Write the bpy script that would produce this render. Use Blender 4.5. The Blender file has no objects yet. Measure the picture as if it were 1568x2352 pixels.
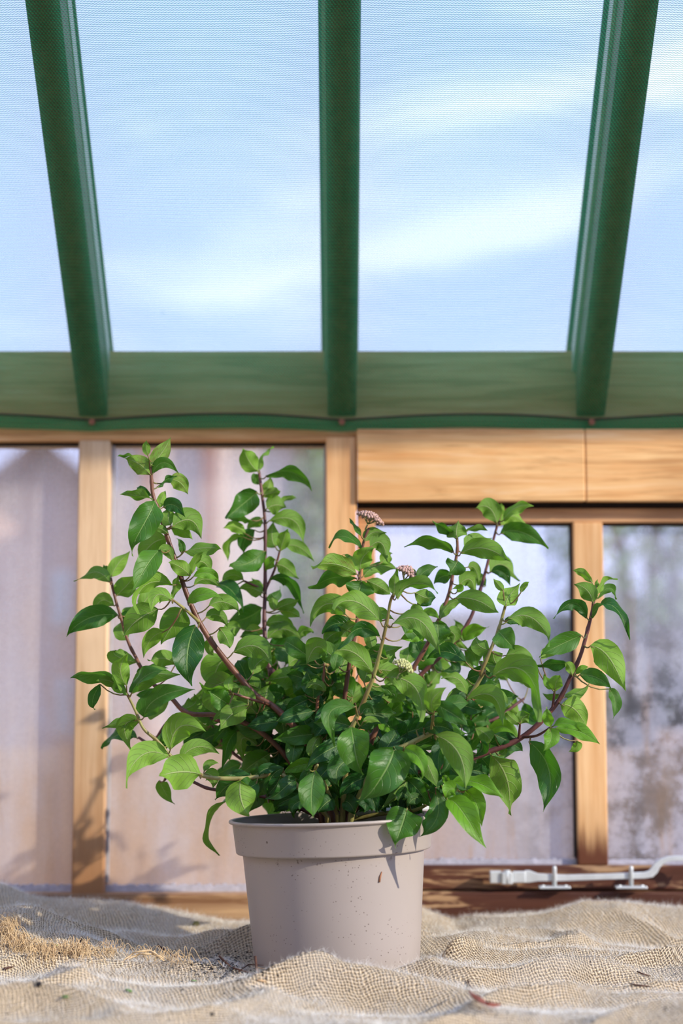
import bpy, math, random
import numpy as np
from mathutils import Vector, Matrix, noise as mnoise

rnd = random.Random(7)
PI = math.pi
C = bpy.context.scene.collection
sc = bpy.context.scene

# ------------------------------------------------------------------ camera
F = 4000.0
PITCH = math.radians(6.52)
CAM = Vector((0, 0, 1.10))
cd = bpy.data.cameras.new('camera')
cam = bpy.data.objects.new('camera', cd); C.objects.link(cam)
cam.location = CAM
cam.rotation_euler = (PI / 2 + PITCH, 0, 0)
cd.sensor_fit = 'HORIZONTAL'; cd.sensor_width = 24.0
cd.lens = F / 1568 * 24.0
cd.clip_start = 0.05; cd.clip_end = 200
cd.dof.use_dof = True
cd.dof.focus_distance = 1.96
cd.dof.aperture_fstop = 2.5
cd.dof.aperture_blades = 9
sc.camera = cam
sc.view_settings.view_transform = 'Standard'
sc.view_settings.look = 'None'
sc.view_settings.gamma = 1.0
sc.view_settings.use_curve_mapping = False
sc.view_settings.exposure = 0.0

CP, SP = math.cos(PITCH), math.sin(PITCH)
def px(x, y, Y):
    "point of the photograph's pixel at world depth Y"
    a = (x - 784) / F; b = (1176 - y) / F
    k = Y / (CP - b * SP)
    return Vector((a * k, Y, CAM.z + (SP + b * CP) * k))
def zat(y, Y): return px(784, y, Y).z

# ------------------------------------------------------------------ node helpers
class NT:
    def __init__(s, nt): s.nt = nt; s.n = nt.nodes; s.l = nt.links
    def node(s, t, **kw):
        n = s.n.new(t)
        for k, v in kw.items():
            if k.startswith('_'): setattr(n, k[1:], v)
        return n
    def put(s, sock, v):
        if hasattr(v, 'is_output') or isinstance(v, bpy.types.NodeSocket): s.l.new(v, sock)
        else: sock.default_value = v
    def math(s, op, a, b=0.0, c=None, clamp=False):
        n = s.n.new('ShaderNodeMath'); n.operation = op; n.use_clamp = clamp
        s.put(n.inputs[0], a); s.put(n.inputs[1], b)
        if c is not None: s.put(n.inputs[2], c)
        return n.outputs[0]
    def mix(s, f, a, b, mode='MIX'):
        n = s.n.new('ShaderNodeMix'); n.data_type = 'RGBA'; n.blend_type = mode
        s.put(n.inputs[0], f); s.put(n.inputs[6], col(a)); s.put(n.inputs[7], col(b))
        return n.outputs[2]
    def noise(s, vec, scale, detail=4.0, rough=0.5, dist=0.0, which=0):
        n = s.n.new('ShaderNodeTexNoise')
        if vec is not None: s.l.new(vec, n.inputs['Vector'])
        n.inputs['Scale'].default_value = scale; n.inputs['Detail'].default_value = detail
        n.inputs['Roughness'].default_value = rough; n.inputs['Distortion'].default_value = dist
        return n.outputs[which]
    def mapping(s, vec, scale=(1, 1, 1), loc=(0, 0, 0), rot=(0, 0, 0)):
        n = s.n.new('ShaderNodeMapping'); s.l.new(vec, n.inputs[0])
        n.inputs['Scale'].default_value = scale; n.inputs['Location'].default_value = loc
        n.inputs['Rotation'].default_value = rot
        return n.outputs[0]
    def coord(s, which='Object'): return s.n.new('ShaderNodeTexCoord').outputs[which]
    def sep(s, v):
        n = s.n.new('ShaderNodeSeparateXYZ'); s.l.new(v, n.inputs[0]); return n.outputs
    def ramp(s, f, stops):
        n = s.n.new('ShaderNodeValToRGB'); s.l.new(f, n.inputs[0])
        e = n.color_ramp.elements
        while len(e) > 1: e.remove(e[0])
        e[0].position = stops[0][0]; e[0].color = col(stops[0][1])
        for p, c in stops[1:]:
            q = e.new(p); q.color = col(c)
        return n.outputs[0]
    def sstep(s, v, a, b):
        n = s.n.new('ShaderNodeMapRange'); n.interpolation_type = 'SMOOTHSTEP'
        s.put(n.inputs[0], v); n.inputs[1].default_value = a; n.inputs[2].default_value = b
        return n.outputs[0]
    def bump(s, h, strength=0.3, dist=0.001, normal=None):
        n = s.n.new('ShaderNodeBump'); s.l.new(h, n.inputs['Height'])
        n.inputs['Strength'].default_value = strength; n.inputs['Distance'].default_value = dist
        if normal is not None: s.l.new(normal, n.inputs['Normal'])
        return n.outputs[0]
def col(c):
    if isinstance(c, (tuple, list)):
        if isinstance(c[0], (int, float)): return tuple(c) + (1.0,) if len(c) == 3 else tuple(c)
    if isinstance(c, (int, float)): return (c, c, c, 1)
    return c
def mat(name):
    m = bpy.data.materials.new(name); m.use_nodes = True
    m.node_tree.nodes.clear()
    t = NT(m.node_tree); out = t.n.new('ShaderNodeOutputMaterial')
    return m, t, out
def principled(t, color, rough=0.5, spec=0.5, metallic=0.0, normal=None, **kw):
    n = t.n.new('ShaderNodeBsdfPrincipled')
    t.put(n.inputs['Base Color'], col(color)); t.put(n.inputs['Roughness'], rough)
    n.inputs['Specular IOR Level'].default_value = spec
    t.put(n.inputs['Metallic'], metallic)
    if normal is not None: t.l.new(normal, n.inputs['Normal'])
    for k, v in kw.items(): t.put(n.inputs[k.replace('_', ' ')], v)
    return n.outputs[0]
def simple(name, color, rough=0.6, spec=0.4, var=0.15, scale=40, metallic=0.0, bump=0.0):
    m, t, out = mat(name)
    c = t.coord()
    n = t.noise(c, scale, 4, 0.6)
    dark = tuple(x * (1 - var) for x in color); lite = tuple(min(1, x * (1 + var)) for x in color)
    cc = t.ramp(n, [(0.3, dark), (0.7, lite)])
    nm = t.bump(n, bump, 0.002) if bump else None
    t.l.new(principled(t, cc, rough, spec, metallic, nm), out.inputs[0])
    return m

# ------------------------------------------------------------------ world and sun
SKY_TOP = (0.84, 1.06, 1.95)
SKY_LOW = (1.22, 1.34, 2.10)
w = bpy.data.worlds.new('world'); sc.world = w; w.use_nodes = True
w.node_tree.nodes.clear(); t = NT(w.node_tree)
wo = t.n.new('ShaderNodeOutputWorld'); bg = t.n.new('ShaderNodeBackground')
d = t.coord('Generated'); sx, sy, sz = t.sep(d)
el = t.math('ARCSINE', sz); az = t.math('ARCTAN2', sx, sy)
g = t.sstep(el, 0.10, 0.62)
sky = t.mix(g, SKY_LOW, SKY_TOP)
wn = t.noise(t.mapping(d, (3, 3, 11)), 1.6, 6, 0.55, 0.3)
warp = t.math('MULTIPLY', t.math('SUBTRACT', wn, 0.5), 0.06)
cl = None
def streak(a0, e0, slope, wa, we, k):
    da = t.math('SUBTRACT', az, a0)
    de = t.math('ADD', t.math('SUBTRACT', t.math('SUBTRACT', el, e0), t.math('MULTIPLY', da, slope)), warp)
    q = t.math('ADD', t.math('POWER', t.math('ABSOLUTE', t.math('DIVIDE', da, wa)), 2.0),
               t.math('POWER', t.math('ABSOLUTE', t.math('DIVIDE', de, we)), 2.0))
    return t.math('MULTIPLY', t.math('EXPONENT', t.math('MULTIPLY', q, -1.0)), k)
for a in ((0.085, 0.345, 0.16, 0.085, 0.014, 0.75), (0.10, 0.284, 0.20, 0.09, 0.014, 0.9),
          (-0.06, 0.250, 0.20, 0.06, 0.011, 0.6), (0.21, 0.365, 0.2, 0.05, 0.02, 0.8),
          (0.02, 0.30, 0.1, 0.12, 0.03, 0.25)):
    s_ = streak(*a); cl = s_ if cl is None else t.math('ADD', cl, s_)
broad = t.sstep(wn, 0.52, 0.75)
cl = t.math('ADD', cl, t.math('MULTIPLY', broad, 0.55), clamp=True)
sky = t.mix(cl, sky, (1.75, 1.82, 2.15))
gd = t.sstep(el, -0.06, 0.0)
sky = t.mix(gd, (0.30, 0.28, 0.24), sky)
t.l.new(sky, bg.inputs[0]); bg.inputs[1].default_value = 1.0
t.l.new(bg.outputs[0], wo.inputs[0])

SUN_FROM = Vector((0.85, -0.46, 0.43))          # towards the sun
sd = bpy.data.lights.new('sun', 'SUN'); sun = bpy.data.objects.new('sun', sd); C.objects.link(sun)
sd.energy = 4.6; sd.angle = math.radians(0.6); sd.color = (1.0, 0.90, 0.76)
sun.rotation_euler = SUN_FROM.to_track_quat('Z', 'Y').to_euler()

# ------------------------------------------------------------------ mesh helpers
class MB:
    def __init__(s): s.v = []; s.f = []; s.uv = []; s.mi = []; s.c = []
    def add(s, verts, faces, uvs=None, mi=0, colr=None):
        o = len(s.v); s.v.extend([tuple(p) for p in verts])
        for f in faces:
            s.f.append(tuple(i + o for i in f)); s.mi.append(mi)
            if uvs is not None: s.uv.extend([uvs[i] for i in f])
            else: s.uv.extend([(0, 0)] * len(f))
        s.c.extend([colr if colr else (0, 0, 0, 1)] * len(verts))
    def box(s, lo, hi, mi=0):
        x0, y0, z0 = lo; x1, y1, z1 = hi
        v = [(x0,y0,z0),(x1,y0,z0),(x1,y1,z0),(x0,y1,z0),(x0,y0,z1),(x1,y0,z1),(x1,y1,z1),(x0,y1,z1)]
        s.add(v, [(0,3,2,1),(4,5,6,7),(0,1,5,4),(1,2,6,5),(2,3,7,6),(3,0,4,7)], mi=mi)
    def hexa(s, v, mi=0):
        s.add(v, [(0,3,2,1),(4,5,6,7),(0,1,5,4),(1,2,6,5),(2,3,7,6),(3,0,4,7)], mi=mi)
    def tube(s, pts, rad, n=8, mi=0, cap=True, colr=None):
        pts = [Vector(p) for p in pts]
        if not isinstance(rad, (list, tuple)): rad = [rad] * len(pts)
        up = Vector((0, 0, 1)); vs = []; uv = []
        prev = None; L = 0
        for i, p in enumerate(pts):
            a = pts[max(0, i - 1)]; b = pts[min(len(pts) - 1, i + 1)]
            tg = (b - a)
            if tg.length < 1e-9: tg = Vector((0, 0, 1))
            tg.normalize()
            if prev is None:
                q = up if abs(tg.z) < 0.9 else Vector((1, 0, 0))
                s1 = tg.cross(q).normalized()
            else:
                s1 = (prev - tg * prev.dot(tg)).normalized()
            prev = s1; s2 = tg.cross(s1)
            if i: L += (p - pts[i - 1]).length
            for k in range(n):
                an = 2 * PI * k / n
                vs.append(p + (s1 * math.cos(an) + s2 * math.sin(an)) * rad[i]); uv.append((k / n, L))
        fs = []
        for i in range(len(pts) - 1):
            for k in range(n):
                fs.append((i*n+k, i*n+(k+1) % n, (i+1)*n+(k+1) % n, (i+1)*n+k))
        if cap:
            fs.append(tuple(range(n - 1, -1, -1))); o = (len(pts) - 1) * n
            fs.append(tuple(o + k for k in range(n)))
        s.add(vs, fs, uv, mi, colr)
    def ball(s, c, r, mi=0, n=6, m=5, sc_=(1, 1, 1), colr=None):
        c = Vector(c); vs = [c + Vector((0, 0, r * sc_[2]))]
        for i in range(1, m):
            th = PI * i / m
            for k in range(n):
                a = 2 * PI * k / n
                vs.append(c + Vector((r*sc_[0]*math.sin(th)*math.cos(a), r*sc_[1]*math.sin(th)*math.sin(a), r*sc_[2]*math.cos(th))))
        vs.append(c - Vector((0, 0, r * sc_[2])))
        fs = [(0, 1 + k, 1 + (k + 1) % n) for k in range(n)]
        for i in range(m - 2):
            for k in range(n):
                fs.append((1+i*n+k, 1+(i+1)*n+k, 1+(i+1)*n+(k+1) % n, 1+i*n+(k+1) % n))
        e = len(vs) - 1; b = 1 + (m - 2) * n
        fs += [(e, b + (k + 1) % n, b + k) for k in range(n)]
        s.add(vs, fs, None, mi, colr)
    def mesh(s, name, mats, smooth=False):
        me = bpy.data.meshes.new(name); me.from_pydata(s.v, [], s.f)
        for m in (mats if isinstance(mats, (list, tuple)) else [mats]): me.materials.append(m)
        uvl = me.uv_layers.new(name='UVMap')
        uvl.data.foreach_set('uv', np.array(s.uv, dtype=np.float32).ravel())
        me.polygons.foreach_set('material_index', s.mi)
        me.polygons.foreach_set('use_smooth', [smooth] * len(s.f))
        if any(c[:3] != (0, 0, 0) for c in s.c):
            ca = me.color_attributes.new('tint', 'FLOAT_COLOR', 'POINT')
            ca.data.foreach_set('color', np.array(s.c, dtype=np.float32).ravel())
        me.update()
        return me
    def build(s, name, mats, parent=None, smooth=False, bevel=0.0, label=None):
        me = s.mesh(name, mats, smooth)
        o = bpy.data.objects.new(name, me); C.objects.link(o)
        if parent is not None: o.parent = parent
        if bevel:
            b = o.modifiers.new('bevel', 'BEVEL'); b.width = bevel; b.segments = 2; b.limit_method = 'ANGLE'
        if label: o['label'] = label
        return o
def empty(name, loc=(0, 0, 0)):
    o = bpy.data.objects.new(name, None); C.objects.link(o); o.location = loc; o.empty_display_size = 0.05
    return o
def tag(o, label=None, cat=None, group=None, kind=None):
    if label: o['label'] = label
    if cat: o['category'] = cat
    if group: o['group'] = group
    if kind: o['kind'] = kind
    return o
def place(child, root):
    "keep world position while parenting to an empty that stands away from the origin"
    child.parent = root
    child.matrix_parent_inverse = Matrix.Translation(root.location).inverted()
    return child

# ------------------------------------------------------------------ materials
def wood(name, axis, lo, hi, scale=1.0, foot_tone=None, rough=0.6, figure=0.0, foot_col=(0.07, 0.02, 0.012), blotch=0.35):
    m, t, out = mat(name)
    c = t.coord()
    sc3 = [26, 26, 26]; sc3['xyz'.index(axis)] = 1.3
    v = t.mapping(c, tuple(a * scale for a in sc3))
    g1 = t.noise(v, 3.0, 6, 0.6, 0.5)
    g2 = t.noise(v, 14.0, 3, 0.6)
    f = t.math('ADD', t.math('MULTIPLY', g1, 0.7), t.math('MULTIPLY', g2, 0.3))
    cc = t.ramp(f, [(0.32, lo), (0.62, hi)])
    b = t.noise(c, 5.0, 3, 0.5)
    if figure:
        fg = t.noise(t.mapping(c, tuple(0.5 * a for a in sc3)), 4.0, 5, 0.65, 1.4)
        cc = t.mix(t.math('MULTIPLY', t.sstep(fg, 0.50, 0.62), figure), cc, tuple(x * 0.62 for x in lo))
        cc = t.mix(t.math('MULTIPLY', t.sstep(fg, 0.46, 0.34), figure * .8), cc, (0.98, 0.72, 0.42))
    cc = t.mix(t.math('MULTIPLY', t.sstep(b, 0.45, 0.7), blotch), cc, tuple(x * 0.55 for x in lo))
    if foot_tone:      # (z0, z1): darker tone towards the foot, with a ragged edge that follows the grain
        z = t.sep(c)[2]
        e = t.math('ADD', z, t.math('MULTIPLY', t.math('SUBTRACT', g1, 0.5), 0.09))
        k = t.math('SUBTRACT', 1.0, t.sstep(e, foot_tone[0], foot_tone[1]))
        cc = t.mix(k, cc, foot_col)
    nm = t.bump(f, 0.25, 0.002)
    t.l.new(principled(t, cc, rough, 0.35, normal=nm), out.inputs[0])
    return m
W_PLATE = wood('orange_pine_along', 'x', (0.66, 0.29, 0.09), (0.90, 0.52, 0.22), figure=0.5)
W_HEADER = wood('orange_pine_header', 'x', (0.76, 0.35, 0.11), (0.96, 0.62, 0.28), 0.8, figure=0.55)
W_POST = wood('orange_pine_upright', 'z', (0.70, 0.32, 0.11), (0.92, 0.56, 0.26), figure=0.35)
W_MULL = wood('pale_pine_upright', 'z', (0.60, 0.36, 0.17), (0.86, 0.62, 0.38), foot_tone=(0.86, 1.12), foot_col=(0.40, 0.20, 0.085))  # turns browner towards the foot
W_CASE = wood('casement_pine_upright', 'z', (0.72, 0.36, 0.13), (0.95, 0.62, 0.31), foot_tone=(0.905, 0.955), foot_col=(0.13, 0.04, 0.015))  # dark-stained foot
W_CRAIL = wood('casement_pine_rail', 'x', (0.46, 0.22, 0.09), (0.72, 0.42, 0.20), blotch=0.6)
W_RAFT = wood('rafter_pine', 'y', (0.14, 0.09, 0.04), (0.26, 0.17, 0.08))
W_LIP = simple('pale_rafter_lip', (0.72, 0.66, 0.56), 0.6, var=0.08)
W_BENCH = wood('bench_boards', 'x', (0.30, 0.18, 0.09), (0.48, 0.32, 0.17))
def weathered():
    m, t, out = mat('weathered_sill_wood')
    c = t.coord()
    v = t.mapping(c, (2.2, 22, 30))
    g1 = t.noise(v, 2.0, 6, 0.62, 0.9)
    g2 = t.noise(t.mapping(c, (3.4, 12, 30), (2.9, 0, 0)), 2.4, 4, 0.6, 0.8)
    x = t.sep(c)[0]
    left = t.sstep(x, 0.12, -0.02)
    left = t.math('SUBTRACT', 1.0, t.sstep(x, -0.06, 0.10))
    dark = t.mix(g1, (0.030, 0.010, 0.007), (0.17, 0.060, 0.032))
    tan = t.ramp(g1, [(0.38, (0.26, 0.13, 0.06)), (0.62, (0.62, 0.40, 0.21))])
    k = t.sstep(g2, 0.52, 0.62)
    k = t.math('MAXIMUM', t.math('MULTIPLY', k, 0.85), left)
    cc = t.mix(k, dark, tan)
    t.l.new(principled(t, cc, 0.5, 0.35, normal=t.bump(g1, 0.4, 0.003)), out.inputs[0])
    return m
W_SILL = weathered()

def glass_wall():
    m, t, out = mat('dirty_condensed_glass')
    c = t.coord(); x, y, z = t.sep(c)
    n1 = t.noise(t.mapping(c, (3.2, 3, 1.5)), 2.2, 5, 0.6)
    streak = t.noise(t.mapping(c, (34, 3, 1.6)), 1.0, 4, 0.55)
    fine = t.noise(c, 160, 3, 0.7)
    low = t.math('SUBTRACT', 1.0, t.sstep(z, 0.85, 1.45))       # more film towards the sill
    h = t.math('ADD', 0.27, t.math('MULTIPLY', t.math('SUBTRACT', n1, 0.5), 0.5))
    h = t.math('ADD', h, t.math('MULTIPLY', t.math('SUBTRACT', streak, 0.5), 0.35))
    h = t.math('ADD', h, t.math('MULTIPLY', low, 0.22))
    h = t.math('ADD', h, t.math('MULTIPLY', t.math('SUBTRACT', fine, 0.5), 0.25), clamp=True)
    film = t.mix(t.sstep(n1, 0.35, 0.65), (0.88, 0.82, 0.80), (0.93, 0.84, 0.77))
    film = t.mix(t.sstep(x, 0.02, 0.14), film, (0.66, 0.66, 0.72))
    # rusty run marks and black mildew low down, mildew spread wider to darken the right
    rust = t.math('MULTIPLY', t.sstep(t.noise(t.mapping(c, (22, 3, 3)), 1.3, 4, 0.6), 0.54, 0.70), low)
    film = t.mix(t.math('MULTIPLY', rust, 0.75), film, (0.62, 0.36, 0.17))
    warm = t.math('MULTIPLY', t.math('MULTIPLY', low, t.math('SUBTRACT', 1.0, t.sstep(x, 0.0, 0.35))), t.sstep(n1, 0.30, 0.60))
    film = t.mix(t.math('MULTIPLY', warm, 0.8), film, (0.76, 0.50, 0.30))
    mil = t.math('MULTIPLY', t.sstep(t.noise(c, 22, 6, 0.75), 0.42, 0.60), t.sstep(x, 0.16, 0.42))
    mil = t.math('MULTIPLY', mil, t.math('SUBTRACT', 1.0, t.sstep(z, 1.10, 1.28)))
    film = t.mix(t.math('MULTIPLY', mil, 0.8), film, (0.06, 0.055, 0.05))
    df = t.n.new('ShaderNodeBsdfDiffuse'); t.l.new(film, df.inputs[0])
    tl = t.n.new('ShaderNodeBsdfTranslucent'); t.l.new(film, tl.inputs[0])
    m1 = t.n.new('ShaderNodeMixShader'); m1.inputs[0].default_value = 0.42
    t.l.new(df.outputs[0], m1.inputs[1]); t.l.new(tl.outputs[0], m1.inputs[2])
    tr = t.n.new('ShaderNodeBsdfTransparent'); tr.inputs[0].default_value = (0.96, 0.98, 0.98, 1)
    m2 = t.n.new('ShaderNodeMixShader'); t.l.new(h, m2.inputs[0])
    t.l.new(tr.outputs[0], m2.inputs[1]); t.l.new(m1.outputs[0], m2.inputs[2])
    gl = t.n.new('ShaderNodeBsdfGlossy'); gl.inputs['Roughness'].default_value = 0.12
    m3 = t.n.new('ShaderNodeMixShader'); m3.inputs[0].default_value = 0.04
    t.l.new(m2.outputs[0], m3.inputs[1]); t.l.new(gl.outputs[0], m3.inputs[2])
    t.l.new(m3.outputs[0], out.inputs[0])
    return m
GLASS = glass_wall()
def glass_roof():
    m, t, out = mat('roof_glass')
    c = t.coord()
    f = t.sstep(t.noise(c, 30, 5, 0.7), 0.68, 0.80)
    f = t.math('MULTIPLY', f, 0.25)
    tr = t.n.new('ShaderNodeBsdfTransparent'); tr.inputs[0].default_value = (0.97, 0.99, 0.985, 1)
    df = t.n.new('ShaderNodeBsdfTranslucent'); df.inputs[0].default_value = (0.55, 0.6, 0.55, 1)
    m2 = t.n.new('ShaderNodeMixShader'); t.l.new(f, m2.inputs[0])
    t.l.new(tr.outputs[0], m2.inputs[1]); t.l.new(df.outputs[0], m2.inputs[2])
    t.l.new(m2.outputs[0], out.inputs[0])
    return m
GLASS_R = glass_roof()
SEAL = simple('pale_glazing_bead', (0.52, 0.52, 0.60), 0.35, 0.5, 0.2, 90, bump=0.5)
DARKGAP = simple('rebate_and_shade_gap', (0.035, 0.025, 0.02), 0.8)  # near-black for glass rebates and the painted shadow gap

def net_mat():
    m, t, out = mat('green_shade_netting')
    uv = t.coord('UV'); u, v, _ = t.sep(uv)
    pu = t.math('DIVIDE', u, 0.0040); pv = t.math('DIVIDE', v, 0.0028)
    wob = t.noise(uv, 30, 2, 0.5)
    tri = t.math('PINGPONG', pu, 0.5)
    row = t.math('ADD', t.math('ADD', pv, t.math('MULTIPLY', tri, 0.7)), t.math('MULTIPLY', wob, 0.5))
    rc = t.math('COSINE', t.math('MULTIPLY', row, 2 * PI))
    a = t.sstep(rc, -0.35, 0.35)                                  # knitted rows
    cc = t.math('COSINE', t.math('MULTIPLY', t.math('ADD', pu, t.math('MULTIPLY', pv, 0.5)), 2 * PI))
    b = t.sstep(cc, 0.80, 0.97)                                   # lengthways loops
    cov = t.math('MAXIMUM', a, t.math('MULTIPLY', b, 0.5))
    cov = t.math('ADD', t.math('MULTIPLY', cov, 0.42), 0.27)      # fine filaments between the loops
    colr = t.mix(t.sstep(cc, -0.6, 0.8), (0.006, 0.27, 0.105), (0.05, 0.50, 0.20))
    df = t.n.new('ShaderNodeBsdfDiffuse'); t.l.new(colr, df.inputs[0])
    tl = t.n.new('ShaderNodeBsdfTranslucent'); t.l.new(colr, tl.inputs[0])
    m1 = t.n.new('ShaderNodeMixShader'); m1.inputs[0].default_value = 0.55
    t.l.new(df.outputs[0], m1.inputs[1]); t.l.new(tl.outputs[0], m1.inputs[2])
    tr = t.n.new('ShaderNodeBsdfTransparent')
    m2 = t.n.new('ShaderNodeMixShader'); t.l.new(cov, m2.inputs[0])
    t.l.new(tr.outputs[0], m2.inputs[1]); t.l.new(m1.outputs[0], m2.inputs[2])
    t.l.new(m2.outputs[0], out.inputs[0])
    return m
NET = net_mat()
WIRE = simple('dark_wire', (0.02, 0.02, 0.018), 0.5)
RUST = simple('rusty_iron', (0.25, 0.10, 0.05), 0.7, var=0.4)

# ------------------------------------------------------------------ setting: ground, floor, back wall
YW = 2.40                                   # glazing wall
ZB = CAM.z - 0.30                           # bench top
ground = MB(); ground.box((-30, 2.62, -0.06), (30, 60, 0.0))
m, t, out = mat('lawn_and_earth')
c = t.coord(); n = t.noise(c, 1.2, 6, 0.6)
cc = t.ramp(n, [(0.35, (0.10, 0.16, 0.05)), (0.6, (0.26, 0.24, 0.15))])
t.l.new(principled(t, cc, 0.9, 0.1), out.inputs[0])
tag(ground.build('ground', m), kind='structure')
fl = MB(); fl.box((-2.4, -1.5, -0.08), (2.4, 2.62, 0.0))
m, t, out = mat('concrete_slab_floor'); c = t.coord()
n = t.noise(c, 6, 6, 0.6)
br = t.n.new('ShaderNodeTexBrick'); t.l.new(c, br.inputs[0]); br.inputs['Scale'].default_value = 2.2
br.inputs['Color1'].default_value = (0.36, 0.34, 0.31, 1); br.inputs['Color2'].default_value = (0.30, 0.29, 0.27, 1)
br.inputs['Mortar'].default_value = (0.12, 0.11, 0.10, 1); br.inputs['Mortar Size'].default_value = 0.012
cc = t.mix(t.math('MULTIPLY', n, 0.5), br.outputs[0], (0.22, 0.20, 0.18))
t.l.new(principled(t, cc, 0.85, 0.2), out.inputs[0])
tag(fl.build('floor', m), kind='structure')

q = MB(); q.box((-2.6, -1.62, 0.0), (2.6, -1.5, 3.1))  # unseen wall added behind the camera to block sky light
W_BLOCKER = simple('sky_blocker_tan', (0.46, 0.36, 0.27), 0.9, 0.1, 0.15, 3)
tag(q.build('sky_blocker_front', W_BLOCKER), kind='structure')
q = MB(); q.box((-2.5, -1.49, 0.0), (-2.4, 2.36, 2.7))  # unseen wall added on the left to dim the ambient light there
tag(q.build('sky_blocker_left', W_BLOCKER), kind='structure')
zPT = zat(806, 2.385)                       # top of the wall plate
zPB = zat(1013, 2.385)                      # its lower edge
zHB = zat(1152, 2.375)                      # lower edge of header board
zCT0, zCT1 = zat(1200, 2.395), zat(1167, 2.395)
zSL = zat(2050, 2.39)                       # left window foot
zCB1, zCB0 = zat(1987, 2.395), zat(2046, 2.395)
SP_R = 0.3445
wall = empty('wall_back', (0, YW, 0)); tag(wall, kind='structure')
def wpart(name, mb, m, bevel=0.002, **k): return place(mb.build(name, m, bevel=bevel, **k), wall)
b = MB(); b.box((-1.9, 2.385, zPB), (1.9, 2.46, zPT)); wpart('wall_plate', b, W_PLATE)
def upright(xc, wd, y0, y1, z0, z1, name, m):
    q = MB(); q.box((xc - wd / 2, y0, z0), (xc + wd / 2, y1, z1)); return wpart(name, q, m)
def xc(x, y=1500, Y=2.38): return px(x, y, Y).x
# centre post: runs from the sill up to the plate
upright(xc(783), 0.042, 2.376, 2.45, zSL - 0.02, zPB + 0.004, 'post', W_POST)
for i, sx_ in enumerate((-1, -2, -3, -4, -5)):
    x0 = xc(209) if sx_ == -1 else xc(209) + (sx_ + 1) * SP_R
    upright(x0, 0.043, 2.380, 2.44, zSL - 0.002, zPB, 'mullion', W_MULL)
# header boards over the casement
hx0, hx1 = xc(819, 1070, 2.37), xc(1344, 1070, 2.37)
q = MB(); q.box((hx0, 2.370, zHB), (hx1 - 0.0005, 2.384, zat(985, 2.37))); wpart('header_board', q, W_HEADER)
q = MB(); q.box((hx1 + 0.0005, 2.3705, zHB), (hx1 + 1.35, 2.384, zat(985, 2.37))); wpart('header_board', q, W_HEADER)
q = MB(); q.box((hx0, 2.40, zCT1 + 0.001), (1.9, 2.45, zPB)); wpart('rebate_and_shade_gap', q, DARKGAP)  # near-black filler paints the shadow in the gap above the casement
# sill, front apron and lower boarding
q = MB(); q.box((-1.9, 2.372, zSL - 0.045), (hx0 - 0.05, 2.47, zSL)); wpart('sill', q, W_SILL)
q = MB(); q.box((hx0 - 0.05, 2.372, zCB0 - 0.058), (1.9, 2.47, zCB0)); wpart('sill', q, W_SILL)
q = MB(); q.box((-1.9, 2.385, 0.0), (1.9, 2.45, zSL - 0.05)); wpart('wall_boarding', q, W_BENCH)

# fixed windows left of the post: pane and glazing bead
def fixed_window(n, x0, x1):
    o = empty('window_%d' % n, ((x0 + x1) / 2, 2.412, zSL)); tag(o, kind='structure')
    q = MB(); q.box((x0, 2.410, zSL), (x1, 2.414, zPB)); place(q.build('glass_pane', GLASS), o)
    q = MB()
    for k in range(60):
        xa = x0 + (x1 - x0) * k / 60; h = 0.009 + 0.004 * mnoise.noise((k * 0.7, n, 0))
        q.box((xa, 2.402, zSL), (xa + (x1 - x0) / 60, 2.409, zSL + h))
    place(q.build('glazing_bead', SEAL), o)
    q = MB(); q.box((x0, 2.400, zPB - 0.004), (x1, 2.409, zPB)); place(q.build('rebate_and_shade_gap', DARKGAP), o)
    q = MB(); q.box((x0, 2.400, zSL + 0.012), (x0 + 0.004, 2.4085, zPB - 0.004)); q.box((x1 - 0.003, 2.400, zSL + 0.012), (x1, 2.4085, zPB - 0.004))
    place(q.build('side_putty', simple('grey_putty_%d' % n, (0.42, 0.42, 0.45), 0.6)), o)
fixed_window(1, xc(209) - SP_R + 0.0215, xc(209) - 0.0215)
fixed_window(2, xc(209) + 0.0215, xc(783) - 0.021)
fixed_window(5, xc(209) - 2 * SP_R + 0.0215, xc(209) - SP_R - 0.0215)
fixed_window(6, xc(209) - 3 * SP_R + 0.0215, xc(209) - 2 * SP_R - 0.0215)

# opening casement on the right
cs = empty('window_3', (0.4, 2.40, zCB0)); tag(cs, kind='structure')
cxL0, cxL1 = xc(819, 1500, 2.395), xc(862, 1500, 2.395)
cmx = xc(1355, 1600, 2.395)
cxR = cxL0 + 4 * SP_R + 0.02
def cpart(name, mb, m, bevel=0.002): return place(mb.build(name, m, bevel=bevel), cs)
q = MB(); q.box((cxL0 + 0.001, 2.395, zCT0), (cxR, 2.435, zCT1)); cpart('top_rail', q, W_CRAIL)
q = MB(); q.box((cxL0 + 0.001, 2.390, zCB0 + 0.002), (cxR, 2.435, zCB1)); cpart('bottom_rail', q, W_SILL)
q = MB(); q.box((cxL0 + 0.001, 2.395, zCB1), (cxL1, 2.435, zCT0)); cpart('stile', q, W_CRAIL)
mullx = [cmx + k * SP_R for k in (0, 1, 2)]
for k in mullx:
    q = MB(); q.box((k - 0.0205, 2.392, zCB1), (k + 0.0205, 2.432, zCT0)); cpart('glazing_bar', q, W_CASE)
edges = [cxL1] + mullx + [cxR]
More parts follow.
